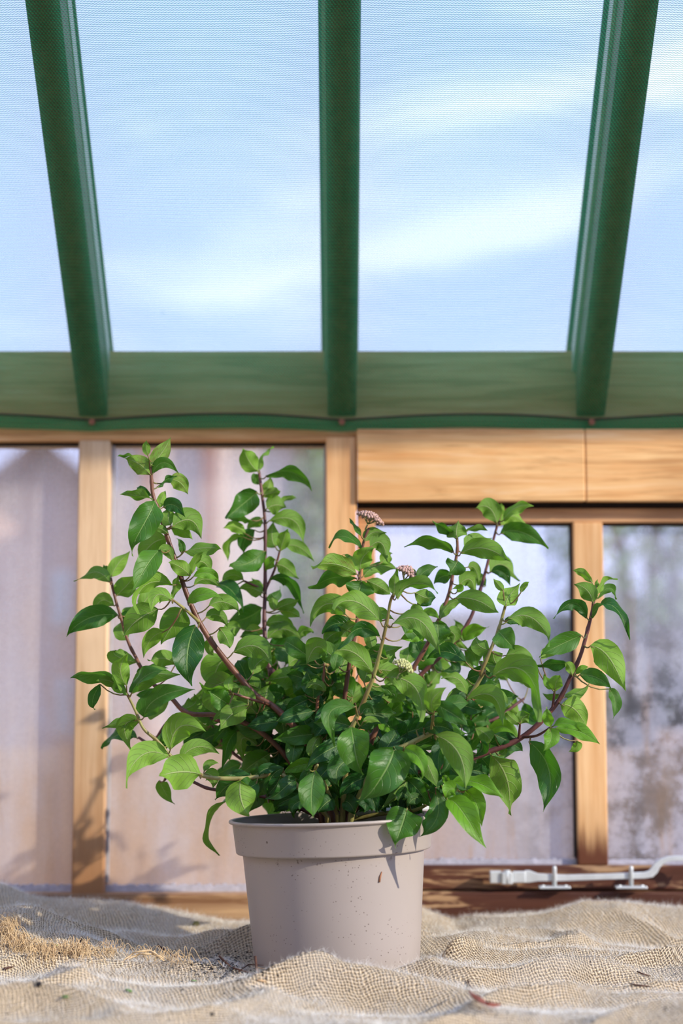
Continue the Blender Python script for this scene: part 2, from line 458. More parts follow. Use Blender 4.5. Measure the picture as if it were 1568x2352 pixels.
for i in range(len(edges) - 1):
    a = edges[i] + (0.0205 if i else 0); bb = edges[i + 1] - 0.0205
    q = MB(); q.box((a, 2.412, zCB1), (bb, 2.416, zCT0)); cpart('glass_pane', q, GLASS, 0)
    q = MB(); q.box((a, 2.404, zCT0 - 0.004), (bb, 2.411, zCT0)); cpart('rebate_and_shade_gap', q, DARKGAP, 0)
    q = MB(); q.box((bb - 0.0035, 2.400, zCB1 + 0.01), (bb, 2.411, zCT0 - 0.004)); cpart('rebate_and_shade_gap', q, DARKGAP, 0)
    q = MB()
    for k in range(50):
        xa = a + (bb - a) * k / 50; h = 0.006 + 0.005 * abs(mnoise.noise((k * 0.6, i + 9, 0)))
        q.box((xa, 2.404, zCB1), (xa + (bb - a) / 50, 2.411, zCB1 + h))
    cpart('glazing_bead', q, SEAL, 0)

# ------------------------------------------------------------------ roof: rafters, glazing caps, glass
SL = math.radians(41.3)
DR = Vector((0, -math.cos(SL), math.sin(SL)))        # up the slope, towards the camera
NR = Vector((0, math.sin(SL), math.cos(SL)))         # out of the roof
foot = Vector((0, 2.384, zat(957, 2.384)))           # rafter underside meets the plate
ceil = empty('ceiling', (0, 2.384, foot.z)); tag(ceil, kind='structure')
RD = 0.088; RL = 1.45
rx = [xc(785, 960) + k * SP_R for k in range(-4, 5)]
def slab(x0, x1, d0, d1, n0, n1, foot_vertical=True):
    v = []
    for nn in (n0, n1):
        for (xx, dd) in ((x0, d0), (x1, d0), (x1, d1), (x0, d1)):
            p = foot + DR * dd + NR * nn
            if foot_vertical and dd == d0:      # cut the foot plumb against the plate
                k = (2.384 - p.y) / DR.y; p = p + DR * k
            v.append((xx, p.y, p.z))
    return v
for x in rx:
    q = MB(); q.hexa(slab(x - 0.020, x + 0.020, 0, RL, 0, RD)); place(q.build('rafter', W_RAFT, bevel=0.002), ceil)
    q = MB(); q.hexa(slab(x - 0.0245, x - 0.0202, 0.0, RL, 0.048, 0.076)); q.hexa(slab(x + 0.0202, x + 0.0212, 0.0, RL, 0.048, 0.076)); place(q.build('glazing_lip', W_LIP), ceil)
    q = MB(); q.hexa(slab(x - 0.029, x + 0.023, 0.034, RL, RD + 0.0015, RD + 0.006, False)); place(q.build('glazing_cap', simple('cap', (0.30, 0.33, 0.31), 0.6) if x == rx[0] else bpy.data.materials['cap']), ceil)
for i in range(len(rx) - 1):
    q = MB(); q.hexa(slab(rx[i] + 0.0235, rx[i + 1] - 0.0295, 0.034, RL, RD + 0.002, RD + 0.005, False)); place(q.build('glass_pane', GLASS_R), ceil)
q = MB(); q.box((-1.45, foot.y + DR.y * RL - 0.03, foot.z + DR.z * RL - 0.02), (1.45, foot.y + DR.y * RL + 0.0, foot.z + DR.z * RL + 0.16))
place(q.build('ridge_board', W_RAFT, bevel=0.002), ceil)

# ------------------------------------------------------------------ shade netting under the rafters
def net_mesh():
    q = MB()
    x0, x1 = rx[0] - 0.02, rx[-1] + 0.02
    nx, nl = 260, 90
    hem_drop = 0.0165
    verts, uvs = [], []
    rows = [-2, -1.5, -1, -0.5] + [i for i in range(nl + 1)]
    for r in rows:
        for i in range(nx + 1):
            x = x0 + (x1 - x0) * i / nx
            ph = ((x - rx[0]) / SP_R) % 1.0
            s = math.sin(PI * ph)                          # 0 at a rafter, 1 mid bay
            if r >= 0:
                dd = (RL - 0.03) * r / nl
                lift = 0.0085 * s * math.exp(-dd / 0.10)     # bowed up between its nails
                sag = 0.006 + 0.010 * s * min(1, dd / 0.25) + 0.002 * mnoise.noise((x * 5, dd * 4, 0))
                p = foot + DR * (dd - 0.002) - NR * sag
                z = p.z + lift; y = p.y - 0.002
                vv = dd
            else:                                           # hem hanging below the wire
                k = -r / 2
                p = foot + DR * (-0.002) - NR * 0.006
                y = p.y - 0.002 - 0.006 * math.sin(k * PI * 0.6) - 0.003 * s
                z = p.z + 0.0085 * s - k * (hem_drop + 0.002 * mnoise.noise((x * 8, 3, 1)) + 0.0035 * s)
                vv = -k * hem_drop
            verts.append((x, y, z)); uvs.append((x, vv))
    W = nx + 1; f = []
    for j in range(len(rows) - 1):
        for i in range(nx):
            f.append((j*W+i, j*W+i+1, (j+1)*W+i+1, (j+1)*W+i))
    q.add(verts, f, uvs)
    # the hem is doubled
    v2 = []; u2 = []
    for j in range(4 + 1):
        for i in range(nx + 1):
            p = verts[j * W + i]; v2.append((p[0], p[1] + 0.0015 + 0.001 * (4 - j) * 0.5, p[2])); u2.append((uvs[j*W+i][0] + 0.002, uvs[j*W+i][1] + 0.001))
    f2 = [(j*W+i, j*W+i+1, (j+1)*W+i+1, (j+1)*W+i) for j in range(4) for i in range(nx)]
    q.add(v2, f2, u2)
    return q, verts, W, rows
q, nv, NW_, rows_ = net_mesh()
net = q.build('shade_net', NET, smooth=True)
tag(net, 'green knitted shade netting stretched under the sloping roof rafters', 'shade net')
wp = [Vector(nv[4 * NW_ + i]) + Vector((0, -0.0025, 0.0)) for i in range(0, NW_)]
q = MB(); q.tube(wp, 0.0013, 6); wr = q.build('hem_wire', WIRE, net, smooth=True, label='thin dark wire threaded along the hem')
for x in rx:
    q = MB(); z = foot.z - 0.006; q.tube([(x, 2.385, z - 0.004), (x, 2.372, z - 0.0035)], 0.0016, 8)
    q.tube([(x, 2.372, z - 0.0035), (x, 2.3705, z - 0.0035)], 0.0045, 10)
    o = q.build('nail', RUST, net, smooth=False)

# ------------------------------------------------------------------ outside, seen through the panes
def brick_mat():
    m, t, out = mat('red_brick'); c = t.coord()
    br = t.n.new('ShaderNodeTexBrick'); t.l.new(t.mapping(c, (1, 1, 1), rot=(PI / 2, 0, 0)), br.inputs[0]); br.inputs['Scale'].default_value = 4.4
    br.inputs['Color1'].default_value = (0.66, 0.38, 0.28, 1); br.inputs['Color2'].default_value = (0.76, 0.48, 0.37, 1)
    br.inputs['Mortar'].default_value = (0.62, 0.56, 0.50, 1); br.inputs['Mortar Size'].default_value = 0.02
    t.l.new(principled(t, br.outputs[0], 0.9, 0.1), out.inputs[0]); return m
BRICK = brick_mat()
def tile_mat():
    m, t, out = mat('roof_tiles'); c = t.coord()
    br = t.n.new('ShaderNodeTexBrick'); t.l.new(c, br.inputs[0]); br.inputs['Scale'].default_value = 5
    br.inputs['Color1'].default_value = (0.42, 0.24, 0.18, 1); br.inputs['Color2'].default_value = (0.34, 0.20, 0.16, 1)
    br.inputs['Mortar'].default_value = (0.15, 0.10, 0.09, 1)
    t.l.new(principled(t, br.outputs[0], 0.85, 0.2), out.inputs[0]); return m
TILE = tile_mat()
WHITE = simple('white_upvc', (0.80, 0.80, 0.80), 0.4, var=0.03)
HGLASS = simple('house_window_glass', (0.55, 0.64, 0.66), 0.15, 0.6, var=0.2, scale=2)
RENDER = simple('cream_render', (0.80, 0.66, 0.56), 0.9, 0.1, var=0.06, scale=3)
YH = 11.0
hs = empty('brick_house', (px(105, 1500, YH).x, YH, 0))
tag(hs, 'brick house with a gabled roof, blurred beyond the leftmost pane', 'house')
def hp(name, mb, m): return place(mb.build(name, m), hs)
pk = px(105, 1040, YH); el_ = px(-110, 1210, YH); er_ = px(250, 1150, YH)
er_.z = pk.z - (pk.z - el_.z) * (er_.x - pk.x) / (pk.x - el_.x)
q = MB()
def prism(q, poly, y0, y1):
    n = len(poly); v = [(x, y0, z) for x, z in poly] + [(x, y1, z) for x, z in poly]
    f = [tuple(range(n)), tuple(range(2 * n - 1, n - 1, -1))] + [(i, i + n, (i + 1) % n + n, (i + 1) % n) for i in range(n)]
    q.add(v, f)
prism(q, [(el_.x, 0), (er_.x, 0), (er_.x, er_.z), (pk.x, pk.z), (el_.x, el_.z)], YH, YH + 4)
hp('gable_wall', q, BRICK)
q = MB()
for a, bb in ((el_, pk), (pk, er_)):
    dx, dz = bb.x - a.x, bb.z - a.z; L = math.hypot(dx, dz); nx_, nz_ = -dz / L * 0.06, dx / L * 0.06
    prism(q, [(a.x - nx_*0, a.z), (bb.x, bb.z), (bb.x + nx_, bb.z + nz_), (a.x + nx_, a.z + nz_)], YH - 0.25, YH + 4.2)
hp('roof', q, TILE)
def hwin(x0, y0, x1, y1, Y, parent_fn, nm='window'):
    a = px(x0, y1, Y); bb = px(x1, y0, Y)
    q = MB(); q.box((a.x, Y - 0.05, a.z), (bb.x, Y, bb.z)); f = parent_fn(nm, q, WHITE)
    q = MB(); wv = bb.x - a.x; hv = bb.z - a.z
    q.box((a.x + wv*.16, Y - 0.06, a.z + hv*.1), (bb.x - wv*.16, Y - 0.051, bb.z - hv*.1))
    g = q.build('pane', HGLASS); g.parent = f
hwin(122, 1310, 172, 1440, YH, hp); hwin(130, 1555, 172, 1690, YH, hp)
hwin(-70, 1300, -20, 1440, YH, hp)
# rendered wing behind the second bay
Y2 = 9.0
wg = empty('rendered_house', (px(520, 1500, Y2).x, Y2, 0))
tag(wg, 'pale rendered house front with brown downpipes, blurred beyond the second pane', 'house')
def gp(name, mb, m): return place(mb.build(name, m), wg)
q = MB(); a = px(260, 900, Y2); bb = px(700, 900, Y2); q.box((a.x, Y2, 0), (bb.x, Y2 + 4, px(500, 940, Y2).z)); gp('wall', q, RENDER)
BRN = simple('brown_pipe', (0.42, 0.20, 0.13), 0.6)
for x in (335, 478, 690):
    q = MB(); p = px(x, 1500, Y2); q.box((p.x - 0.035, Y2 - 0.09, 0), (p.x + 0.035, Y2 - 0.01, px(x, 950, Y2).z)); gp('downpipe', q, BRN)
q = MB(); a = px(380, 1640, Y2 - 0.1); q.box((px(215, 1, Y2).x, Y2 - 0.06, 0), (px(700, 1, Y2).x, Y2 - 0.001, a.z - 0.1)); gp('plinth', q, BRICK)
# board fence nearer the greenhouse
Y3 = 5.0
fn = empty('board_fence', (0, Y3, 0)); tag(fn, 'weathered orange brown board fence low behind the misted panes', 'fence')
FEN = wood('fence_boards', 'z', (0.36, 0.20, 0.11), (0.62, 0.42, 0.27), 0.3)
q = MB()
xx = -3.2
while xx < 1.0:
    q.box((xx, Y3, 0.02), (xx + 0.14, Y3 + 0.02, 0.99 + 0.02 * rnd.random())); xx += 0.15
place(q.build('boards', FEN), fn)
for k in range(4):
    q = MB(); q.box((-3.0 + k * 1.3, Y3 + 0.022, 0), (-2.91 + k * 1.3, Y3 + 0.10, 1.05)); place(q.build('fence_post', FEN), fn)

def leafmat_out(nm, c1, c2):
    m, t, out = mat(nm); n = t.noise(t.coord(), 3, 4)
    cc = t.ramp(n, [(0.35, c1), (0.65, c2)])
    t.l.new(principled(t, cc, 0.6, 0.3), out.inputs[0]); return m
def bush(name, label, cat, cx, cy, rxx, rz, z0, m1, seed, n=2600, ls=0.07, trunk=True):
    r = random.Random(seed); root = empty(name, (cx, cy, 0)); tag(root, label, cat)
    q = MB()
    for _ in range(n):
        th = r.uniform(0, 2 * PI); u = r.uniform(-1, 1); rr = r.uniform(0.55, 1.0) ** 0.5
        s_ = math.sqrt(1 - u * u)
        wob = 1 + 0.25 * mnoise.noise((math.cos(th) * 2, math.sin(th) * 2, u * 2 + seed))
        p = Vector((cx + rxx * rr * wob * s_ * math.cos(th), cy + rxx * 0.7 * rr * wob * s_ * math.sin(th), z0 + rz + rz * rr * wob * u))
        if p.z < 0.05: continue
        a = Vector((r.gauss(0, 1), r.gauss(0, 1), r.gauss(0, 1))).normalized(); b_ = a.orthogonal().normalized()
        c_ = a.cross(b_)
        q.add([p, p + b_ * ls * .5 + c_ * ls * .3, p + b_ * ls, p + b_ * ls * .5 - c_ * ls * .3], [(0, 1, 2, 3)])
    place(q.build('foliage', m1), root)
    q = MB()
    for k in range(5):
        a = 2 * PI * k / 5
        q.tube([(cx + .05 * math.cos(a), cy + .05 * math.sin(a), 0), (cx + rxx * .3 * math.cos(a), cy + rxx * .2 * math.sin(a), z0 + rz * .8), (cx + rxx * .55 * math.cos(a), cy + rxx * .4 * math.sin(a), z0 + rz * 1.3)], [0.05, 0.03, 0.01], 6)
    place(q.build('stem', simple('bark%d' % seed, (0.12, 0.09, 0.06), 0.9)), root)
LG = leafmat_out('pale_green_leaves', (0.22, 0.36, 0.14), (0.42, 0.55, 0.28))
DG = leafmat_out('dark_hedge_leaves', (0.015, 0.022, 0.014), (0.05, 0.06, 0.035))
MG = leafmat_out('mid_green_leaves', (0.06, 0.10, 0.04), (0.14, 0.20, 0.09))
p = px(722, 1250, 8.0); bush('garden_tree', 'slim pale green tree blurred beyond the second pane, beside the post', 'tree', p.x, 8.0, 0.16, 0.85, 0.7, LG, 3, 1800)
p = px(1560, 1700, 6.0); bush('dark_hedge', 'dark hedge blurred behind the lower part of the right-hand pane', 'hedge', p.x + 0.25, 6.0, 0.62, 0.62, 0.05, DG, 4, 5200, 0.09)
p = px(1300, 1650, 7.0); bush('garden_shrub', 'dark shrub blurred behind the glass left of the casement glazing bar', 'shrub', p.x, 7.0, 0.20, 0.75, 0.0, MG, 5, 2200)
p = px(1480, 1250, 9.0); bush('garden_tree', 'loose pale tree blurred beyond the top of the right-hand pane', 'tree', p.x, 9.0, 0.5, 0.55, 1.5, LG, 6, 1300, 0.08)
Y4 = 13.0
gw = empty('garden_building', (px(1050, 1500, Y4).x, Y4, 0)); tag(gw, 'pale grey outbuilding wall blurred beyond the middle casement pane', 'building')
q = MB(); q.box((px(760, 1500, Y4).x, Y4 + 0.5, 0), (px(1700, 1500, Y4).x, Y4 + 3, px(900, 1420, Y4).z)); place(q.build('wall', simple('grey_render', (0.62, 0.62, 0.68), 0.9, 0.1, 0.05, 2)), gw)
q = MB(); q.box((px(755, 1500, Y4).x, Y4 + .3, px(900, 1420, Y4).z), (px(1720, 1500, Y4).x, Y4 + 3.2, px(900, 1400, Y4).z)); place(q.build('roof', simple('slate', (0.34, 0.35, 0.40), 0.7)), gw)

# ------------------------------------------------------------------ potting bench
bench = empty('potting_bench', (0, 1.95, 0)); tag(bench, 'wooden potting bench covered by the hessian sacking', 'bench')
q = MB()
for k in range(6): q.box((-1.7, 1.42 + k * 0.158, ZB - 0.03), (1.7, 1.42 + k * 0.158 + 0.152, ZB - 0.006))
place(q.build('bench_top', W_BENCH), bench)
for (x, y) in ((-1.6, 1.47), (1.55, 1.47), (-1.6, 2.28), (1.55, 2.28)):
    q = MB(); q.box((x, y, 0), (x + 0.06, y + 0.06, ZB - 0.03)); place(q.build('leg', W_BENCH), bench)

# ------------------------------------------------------------------ hessian
def hfun(x, y):
    "height of the sacking above the bench"
    n1 = mnoise.noise((x * 3.1 + 1.3, y * 7.0, 0.2)); n2 = mnoise.noise((x * 7.5, y * 15 + 4, 1.7)); n3 = mnoise.noise((x * 17 + 2, y * 30, 3.1))
    rg = 1 - abs(mnoise.noise((x * 6.5 + 7, y * 11.0 - x * 3, 5.5))) * 2
    h = 0.010 + 0.016 * n1 + 0.011 * n2 + 0.005 * n3 + 0.018 * max(0, rg) ** 3
    for (cx, cy, sx_, sy_, a, rot) in BUMPS:
        dx, dy = x - cx, y - cy
        c_, s_ = math.cos(rot), math.sin(rot)
        u = (dx * c_ + dy * s_) / sx_; v = (-dx * s_ + dy * c_) / sy_
        h += a * math.exp(-u * u - v * v)
    # ridge of cloth pushed up against the wall
    k = max(0.0, min(1.0, (y - 2.16) / 0.14)); k = k * k * (3 - 2 * k)
    h = h * (1 - 0.75 * k) + 0.006 * k
    h += k * np.interp(x, BXK, BXH)
    # falls away at the very edge to rest on the bench
    e = max(0.0, min(1.0, (y - 2.335) / 0.02)); h *= (1 - 0.5 * e)
    # flattened where the pot stands
    r = math.hypot(x - POTX, y - POTY)
    f = max(0.0, min(1.0, (r - 0.093) / 0.045)); f = f * f * (3 - 2 * f)
    h = h * f + 0.001 * (1 - f)
    return max(h, 0.0008)
POTX, POTY = -0.004, 2.02
BUMPS = [
 # cx, cy, sx, sy, amp, rot
 (px(790, 2240, 1.86).x, 1.845, 0.11, 0.030, 0.034, 0.0),      # fold in front of the pot
 (px(1010, 2290, 1.83).x, 1.83, 0.10, 0.03, 0.010, -0.3),
 (px(1280, 2230, 1.92).x, 1.93, 0.14, 0.020, 0.020, 0.15),
 (px(1350, 2150, 2.05).x, 2.06, 0.18, 0.030, 0.020, 0.10),
 (px(1150, 2130, 2.10).x, 2.14, 0.10, 0.035, 0.022, 0.0),
 (px(1450, 2270, 1.82).x, 1.83, 0.16, 0.024, 0.014, 0.1),
 (px(1100, 2330, 1.74).x, 1.74, 0.20, 0.03, 0.008, 0.0),
 (px(60, 2100, 2.10).x, 2.10, 0.09, 0.08, 0.044, 0.3),        # heap at the left
 (px(20, 2060, 2.20).x, 2.22, 0.06, 0.10, 0.022, 0.0),
 (px(190, 2130, 2.05).x, 2.07, 0.05, 0.05, 0.018, -0.5),
 (px(330, 2170, 2.02).x, 2.00, 0.08, 0.030, 0.014, 0.2),
 (px(520, 2130, 2.16).x, 2.16, 0.07, 0.035, 0.026, 0.0),
 (px(400, 2125, 2.17).x, 2.19, 0.06, 0.03, 0.012, 0.0),
 (px(150, 2290, 1.82).x, 1.83, 0.15, 0.022, 0.014, 0.0),
 (px(400, 2290, 1.80).x, 1.81, 0.11, 0.022, 0.013, 0.2),
 (px(250, 2345, 1.72).x, 1.73, 0.20, 0.03, 0.010, 0.0),
 (px(620, 2330, 1.76).x, 1.78, 0.08, 0.03, 0.008, 0.3),
]
def needh(xp, yp, Y=2.30):   # height that puts the crest at this pixel
    return px(xp, yp, Y).z - ZB - 0.010
_pr = [(-140, 2020), (0, 2024), (60, 2052), (100, 2062), (280, 2068), (430, 2100), (520, 2112), (600, 2112), (800, 2100), (960, 2075), (1000, 2092), (1045, 2112), (1100, 2100), (1250, 2086), (1340, 2064), (1450, 2070), (1568, 2080), (1750, 2070)]
BXK = [px(a, b_, 2.30).x for a, b_ in _pr]; BXH = [max(0.0, needh(a, b_)) for a, b_ in _pr]

def hessian_mat():
    m, t, out = mat('jute_hessian')
    uv = t.coord('UV'); ob = t.coord()
    wob = t.noise(ob, 22, 3, 0.5, which=1)
    vv = t.n.new('ShaderNodeVectorMath'); vv.operation = 'MULTIPLY_ADD'
    t.l.new(wob, vv.inputs[0]); vv.inputs[1].default_value = (0.016, 0.016, 0); t.l.new(uv, vv.inputs[2])
    u, v, _ = t.sep(vv.outputs[0])
    P = 0.0037
    pu = t.math('DIVIDE', u, P); pv = t.math('DIVIDE', v, P)
    cu = t.math('COSINE', t.math('MULTIPLY', pu, 2 * PI)); cv = t.math('COSINE', t.math('MULTIPLY', pv, 2 * PI))
    hu = t.math('COSINE', t.math('MULTIPLY', pu, PI)); hv = t.math('COSINE', t.math('MULTIPLY', pv, PI))
    ck = t.math('MULTIPLY', hu, hv)                      # over-under
    yarn_a = t.math('ADD', t.math('MULTIPLY', cu, 0.5), t.math('MULTIPLY', ck, 0.6))
    yarn_b = t.math('SUBTRACT', t.math('MULTIPLY', cv, 0.5), t.math('MULTIPLY', ck, 0.6))
    h = t.math('MAXIMUM', yarn_a, yarn_b)
    fz = t.noise(uv, 900, 3, 0.7)
    fl = t.noise(ob, 9, 4, 0.55)
    thick = t.noise(uv, 260, 2, 0.5)
    h = t.math('ADD', h, t.math('MULTIPLY', t.math('SUBTRACT', thick, 0.5), 1.1))
    h = t.math('ADD', h, t.math('MULTIPLY', t.math('SUBTRACT', fz, 0.5), 0.5))
    hh = t.math('ADD', h, t.math('MULTIPLY', fz, 0.5))
    c1 = t.ramp(h, [(0.0, (0.26, 0.18, 0.10)), (0.2, (0.56, 0.43, 0.26)), (0.55, (0.92, 0.75, 0.50))])
    c1 = t.mix(t.math('MULTIPLY', t.sstep(fl, 0.46, 0.70), 0.5), c1, (0.62, 0.56, 0.46))
    # grey earth trodden in round the pot and specks of compost
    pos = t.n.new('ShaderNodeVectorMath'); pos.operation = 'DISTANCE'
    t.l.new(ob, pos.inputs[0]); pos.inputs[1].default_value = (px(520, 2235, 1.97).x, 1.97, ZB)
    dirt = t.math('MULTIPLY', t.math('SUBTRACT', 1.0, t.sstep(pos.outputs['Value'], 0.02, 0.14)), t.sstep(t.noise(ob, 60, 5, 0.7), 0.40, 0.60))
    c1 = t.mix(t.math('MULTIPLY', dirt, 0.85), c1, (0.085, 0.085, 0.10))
    sp = t.sstep(t.noise(ob, 240, 2, 0.5), 0.70, 0.76)
    c1 = t.mix(t.math('MULTIPLY', sp, 0.8), c1, (0.06, 0.04, 0.03))
    nm = t.bump(hh, 1.0, 0.0016)
    t.l.new(principled(t, c1, 0.9, 0.1, normal=nm, Sheen_Weight=0.12), out.inputs[0])
    return m
HESS = hessian_mat()
FIBRE = simple('jute_fibre', (0.86, 0.82, 0.74), 0.7, 0.2, 0.2, 60)
STRAND = simple('jute_strand', (0.66, 0.49, 0.28), 0.8, 0.1, 0.25, 200)
def make_hessian():
    q = MB(); X0, X1, Y0, Y1 = -1.15, 1.15, 1.46, 2.352; nx, ny = 460, 240
    vs, uv = [], []
    for j in range(ny + 1):
        y = Y0 + (Y1 - Y0) * j / ny; sl = 0
        for i in range(nx + 1):
            x = X0 + (X1 - X0) * i / nx
            vs.append((x, y, ZB - 0.005 + hfun(x, y)))
    W = nx + 1
    # uv measured along the cloth so the weave does not stretch on the folds
    V = np.array(vs).reshape(ny + 1, W, 3)
    du = np.sqrt(np.sum(np.diff(V, axis=1)[:, :, [0, 2]] ** 2, axis=2)); U = np.concatenate([np.zeros((ny + 1, 1)), np.cumsum(du, axis=1)], axis=1)
    U = U - U[:, W // 2:W // 2 + 1]
    dv = np.sqrt(np.sum(np.diff(V, axis=0)[:, :, [1, 2]] ** 2, axis=2)); Q = np.concatenate([np.zeros((1, W)), np.cumsum(dv, axis=0)], axis=0)
    U = 0.35 * U + 0.65 * V[:, :, 0]; 
    a = 0.30
    uu = U * math.cos(a) + Q * math.sin(a); qq = -U * math.sin(a) + Q * math.cos(a)
    uv = list(zip(uu.ravel().tolist(), qq.ravel().tolist()))
    f = [(j*W+i, j*W+i+1, (j+1)*W+i+1, (j+1)*W+i) for j in range(ny) for i in range(nx)]
    q.add(vs, f, uv)
    o = q.build('hessian_cloth', HESS, smooth=True)
    sm = o.modifiers.new('thickness', 'SOLIDIFY'); sm.thickness = 0.001; sm.offset = -1
    tag(o, 'rumpled tan hessian sacking spread over the bench under the pot', 'hessian')
    # loose fuzz standing off the weave
    R = np.random.RandomState(5); n = 240000
    q = MB(); vv = []; ff = []
    # denser towards the camera where the photo resolves it
    xs = R.uniform(-0.55, 0.55, n); ys = 1.64 + (2.345 - 1.64) * R.uniform(0, 1, n) ** 1.0
    for k in range(n):
        x, y = float(xs[k]), float(ys[k])
        if math.hypot(x - POTX, y - POTY) < 0.100: continue
        z = ZB - 0.005 + hfun(x, y)
        L = R.uniform(0.003, 0.012) * (1.6 if R.rand() < 0.05 else 1)
        a = R.uniform(0, 2 * PI); e = R.uniform(0.1, 0.9)
        d = np.array([math.cos(a) * math.cos(e), math.sin(a) * math.cos(e), math.sin(e)])
        a2 = a + R.uniform(-1.2, 1.2); e2 = e + R.uniform(-1.0, 0.5)
        d2 = np.array([math.cos(a2) * math.cos(e2), math.sin(a2) * math.cos(e2), math.sin(e2)])
        p0 = np.array([x, y, z]); p1 = p0 + d * L * .5; p2 = p1 + d2 * L * .5
        wv = np.array([-math.sin(a), math.cos(a), 0.25]) * 0.00008
        o_ = len(vv)
        vv += [p0 - wv, p0 + wv, p1 - wv, p1 + wv, p2]
        ff += [(o_, o_ + 1, o_ + 3, o_ + 2), (o_ + 2, o_ + 3, o_ + 4)]
    q.add(vv, ff)
    fz = q.build('fuzz', FIBRE, o, label='pale loose jute fuzz'); fz['kind'] = 'stuff'
    return o
hess = make_hessian()
def onh(xp, yp, dz=0.0):
    "point on the sacking under this pixel"
    for i in range(600):
        Y = 1.55 + i * 0.0013
        p = px(xp, yp, Y)
        if p.z <= ZB - 0.005 + hfun(p.x, Y): return Vector((p.x, Y, ZB - 0.005 + hfun(p.x, Y) + dz))
    return Vector((p.x, 2.3, ZB + hfun(p.x, 2.3) + dz))
# frayed edge at the left: curling loose yarns
def fray(points, n, spread, L, seed, r0=0.0007):
    r = random.Random(seed); q = MB()
    for k in range(n):
        xp, yp = r.choice(points); p = onh(xp + r.gauss(0, spread), yp + r.gauss(0, spread * .35))
        ang = r.uniform(0, 2 * PI); pts = []; hgt = r.uniform(0.003, 0.014)
        LL = L * r.uniform(.4, 1.2); cv = r.uniform(-2.5, 2.5)
        x, y = p.x, p.y
        for i in range(9):
            tt = i / 8
            zz = ZB - 0.004 + hfun(x, y) + hgt * math.sin(PI * min(1, tt * 1.05)) + 0.0008
            pts.append((x, y, zz)); x += math.cos(ang) * LL / 8; y += math.sin(ang) * LL / 8 * 0.6; ang += cv / 8 + r.uniform(-.25, .25)
        q.tube(pts, [r0] * 8 + [r0 * .4], 5)
    return q
q = fray([(10, 2150), (30, 2175), (60, 2185), (100, 2192), (150, 2192), (25, 2130), (190, 2198)], 420, 13, 0.018, 11, 0.00030)
q.build('frayed_edge', STRAND, hess, smooth=True, label='frayed raw edge of loose tan yarns')['kind'] = 'stuff'
q = fray([(230, 2205), (260, 2190), (330, 2200), (380, 2205), (420, 2215)], 90, 12, 0.020, 12, 0.00028)
q.build('frayed_edge', STRAND, hess, smooth=True, label='loose tan yarns pulled from the sacking')['kind'] = 'stuff'
def hess_strand(pxs, lift, r=0.0011):
    q = MB(); pts = []
    n = len(pxs)
    for i in range(25):
        tt = i / 24 * (n - 1); a = int(min(n - 2, tt)); f = tt - a
        xx = pxs[a][0] * (1 - f) + pxs[a + 1][0] * f; yy = pxs[a][1] * (1 - f) + pxs[a + 1][1] * f
        p = px(xx, yy, 1.955); pts.append((p.x + .0006 * math.sin(i * 2), p.y + 0.002 * math.sin(i), p.z))
    q.tube(pts, r, 6); q.build('loose_yarn', STRAND, hess, smooth=True)
hess_strand([(262, 2228), (285, 2205), (310, 2186), (345, 2183), (370, 2198), (395, 2230)], 0)
hess_strand([(270, 2226), (295, 2202), (325, 2190), (355, 2192), (385, 2212), (400, 2232)], 0)
hess_strand([(405, 2222), (412, 2212), (425, 2216), (436, 2230)], 0)
hess_strand([(213, 2222), (225, 2206), (240, 2206), (255, 2222)], 0)

# ------------------------------------------------------------------ pot
def pot_mat():
    m, t, out = mat('taupe_plastic'); c = t.coord(); z = t.sep(c)[2]
    vo = t.n.new('ShaderNodeTexVoronoi'); t.l.new(c, vo.inputs['Vector']); vo.inputs['Scale'].default_value = 230
    dn = t.noise(c, 14, 3, 0.6)
    rad = t.math('MULTIPLY', t.sstep(dn, 0.30, 0.65), 0.17)
    sp = t.math('LESS_THAN', vo.outputs['Distance'], t.math('MULTIPLY', rad, t.math('GREATER_THAN', t.noise(c, 75, 2), 0.46)))
    vo2 = t.n.new('ShaderNodeTexVoronoi'); t.l.new(c, vo2.inputs['Vector']); vo2.inputs['Scale'].default_value = 60
    big = t.math('LESS_THAN', vo2.outputs['Distance'], t.math('MULTIPLY', t.sstep(t.noise(c, 22, 2), 0.56, 0.72), 0.09))
    # compost splashed under the rim band
    under = t.math('MULTIPLY', t.sstep(z, 0.128, 0.143), t.math('SUBTRACT', 1.0, t.sstep(z, 0.143, 0.1445)))
    smear = t.math('MULTIPLY', t.sstep(t.noise(c, 120, 4, 0.7), 0.60, 0.68), t.math('MULTIPLY', under, t.sstep(t.noise(c, 14, 2), 0.45, 0.6)))
    base = t.mix(t.noise(c, 9, 3), (0.36, 0.315, 0.280), (0.405, 0.355, 0.318))
    # faint grime in soft patches
    base = t.mix(t.math('MULTIPLY', t.sstep(t.noise(c, 30, 5, 0.6), 0.55, 0.8), 0.25), base, (0.36, 0.30, 0.27))
    cc = t.mix(t.math('MULTIPLY', sp, 0.75), base, (0.10, 0.075, 0.06))
    cc = t.mix(t.math('MULTIPLY', big, 0.8), cc, (0.09, 0.065, 0.05))
    cc = t.mix(t.math('MULTIPLY', smear, 0.8), cc, (0.08, 0.055, 0.04))
    # moulding line near the foot
    ln = t.math('COMPARE', z, 0.0185, 0.00035)
    cc = t.mix(t.math('MULTIPLY', ln, 0.6), cc, (0.66, 0.62, 0.58))
    nm = t.bump(t.noise(c, 60, 3), 0.04, 0.001)
    t.l.new(principled(t, cc, 0.36, 0.45, normal=nm), out.inputs[0])
    return m
POT = pot_mat()
pot = empty('flower_pot', (POTX, POTY, ZB - 0.0025)); tag(pot, 'taupe plastic nursery pot with a wide rim band, standing on the sacking', 'pot')
pot.rotation_euler = (0, math.radians(-2.0), 0)
H = 0.183
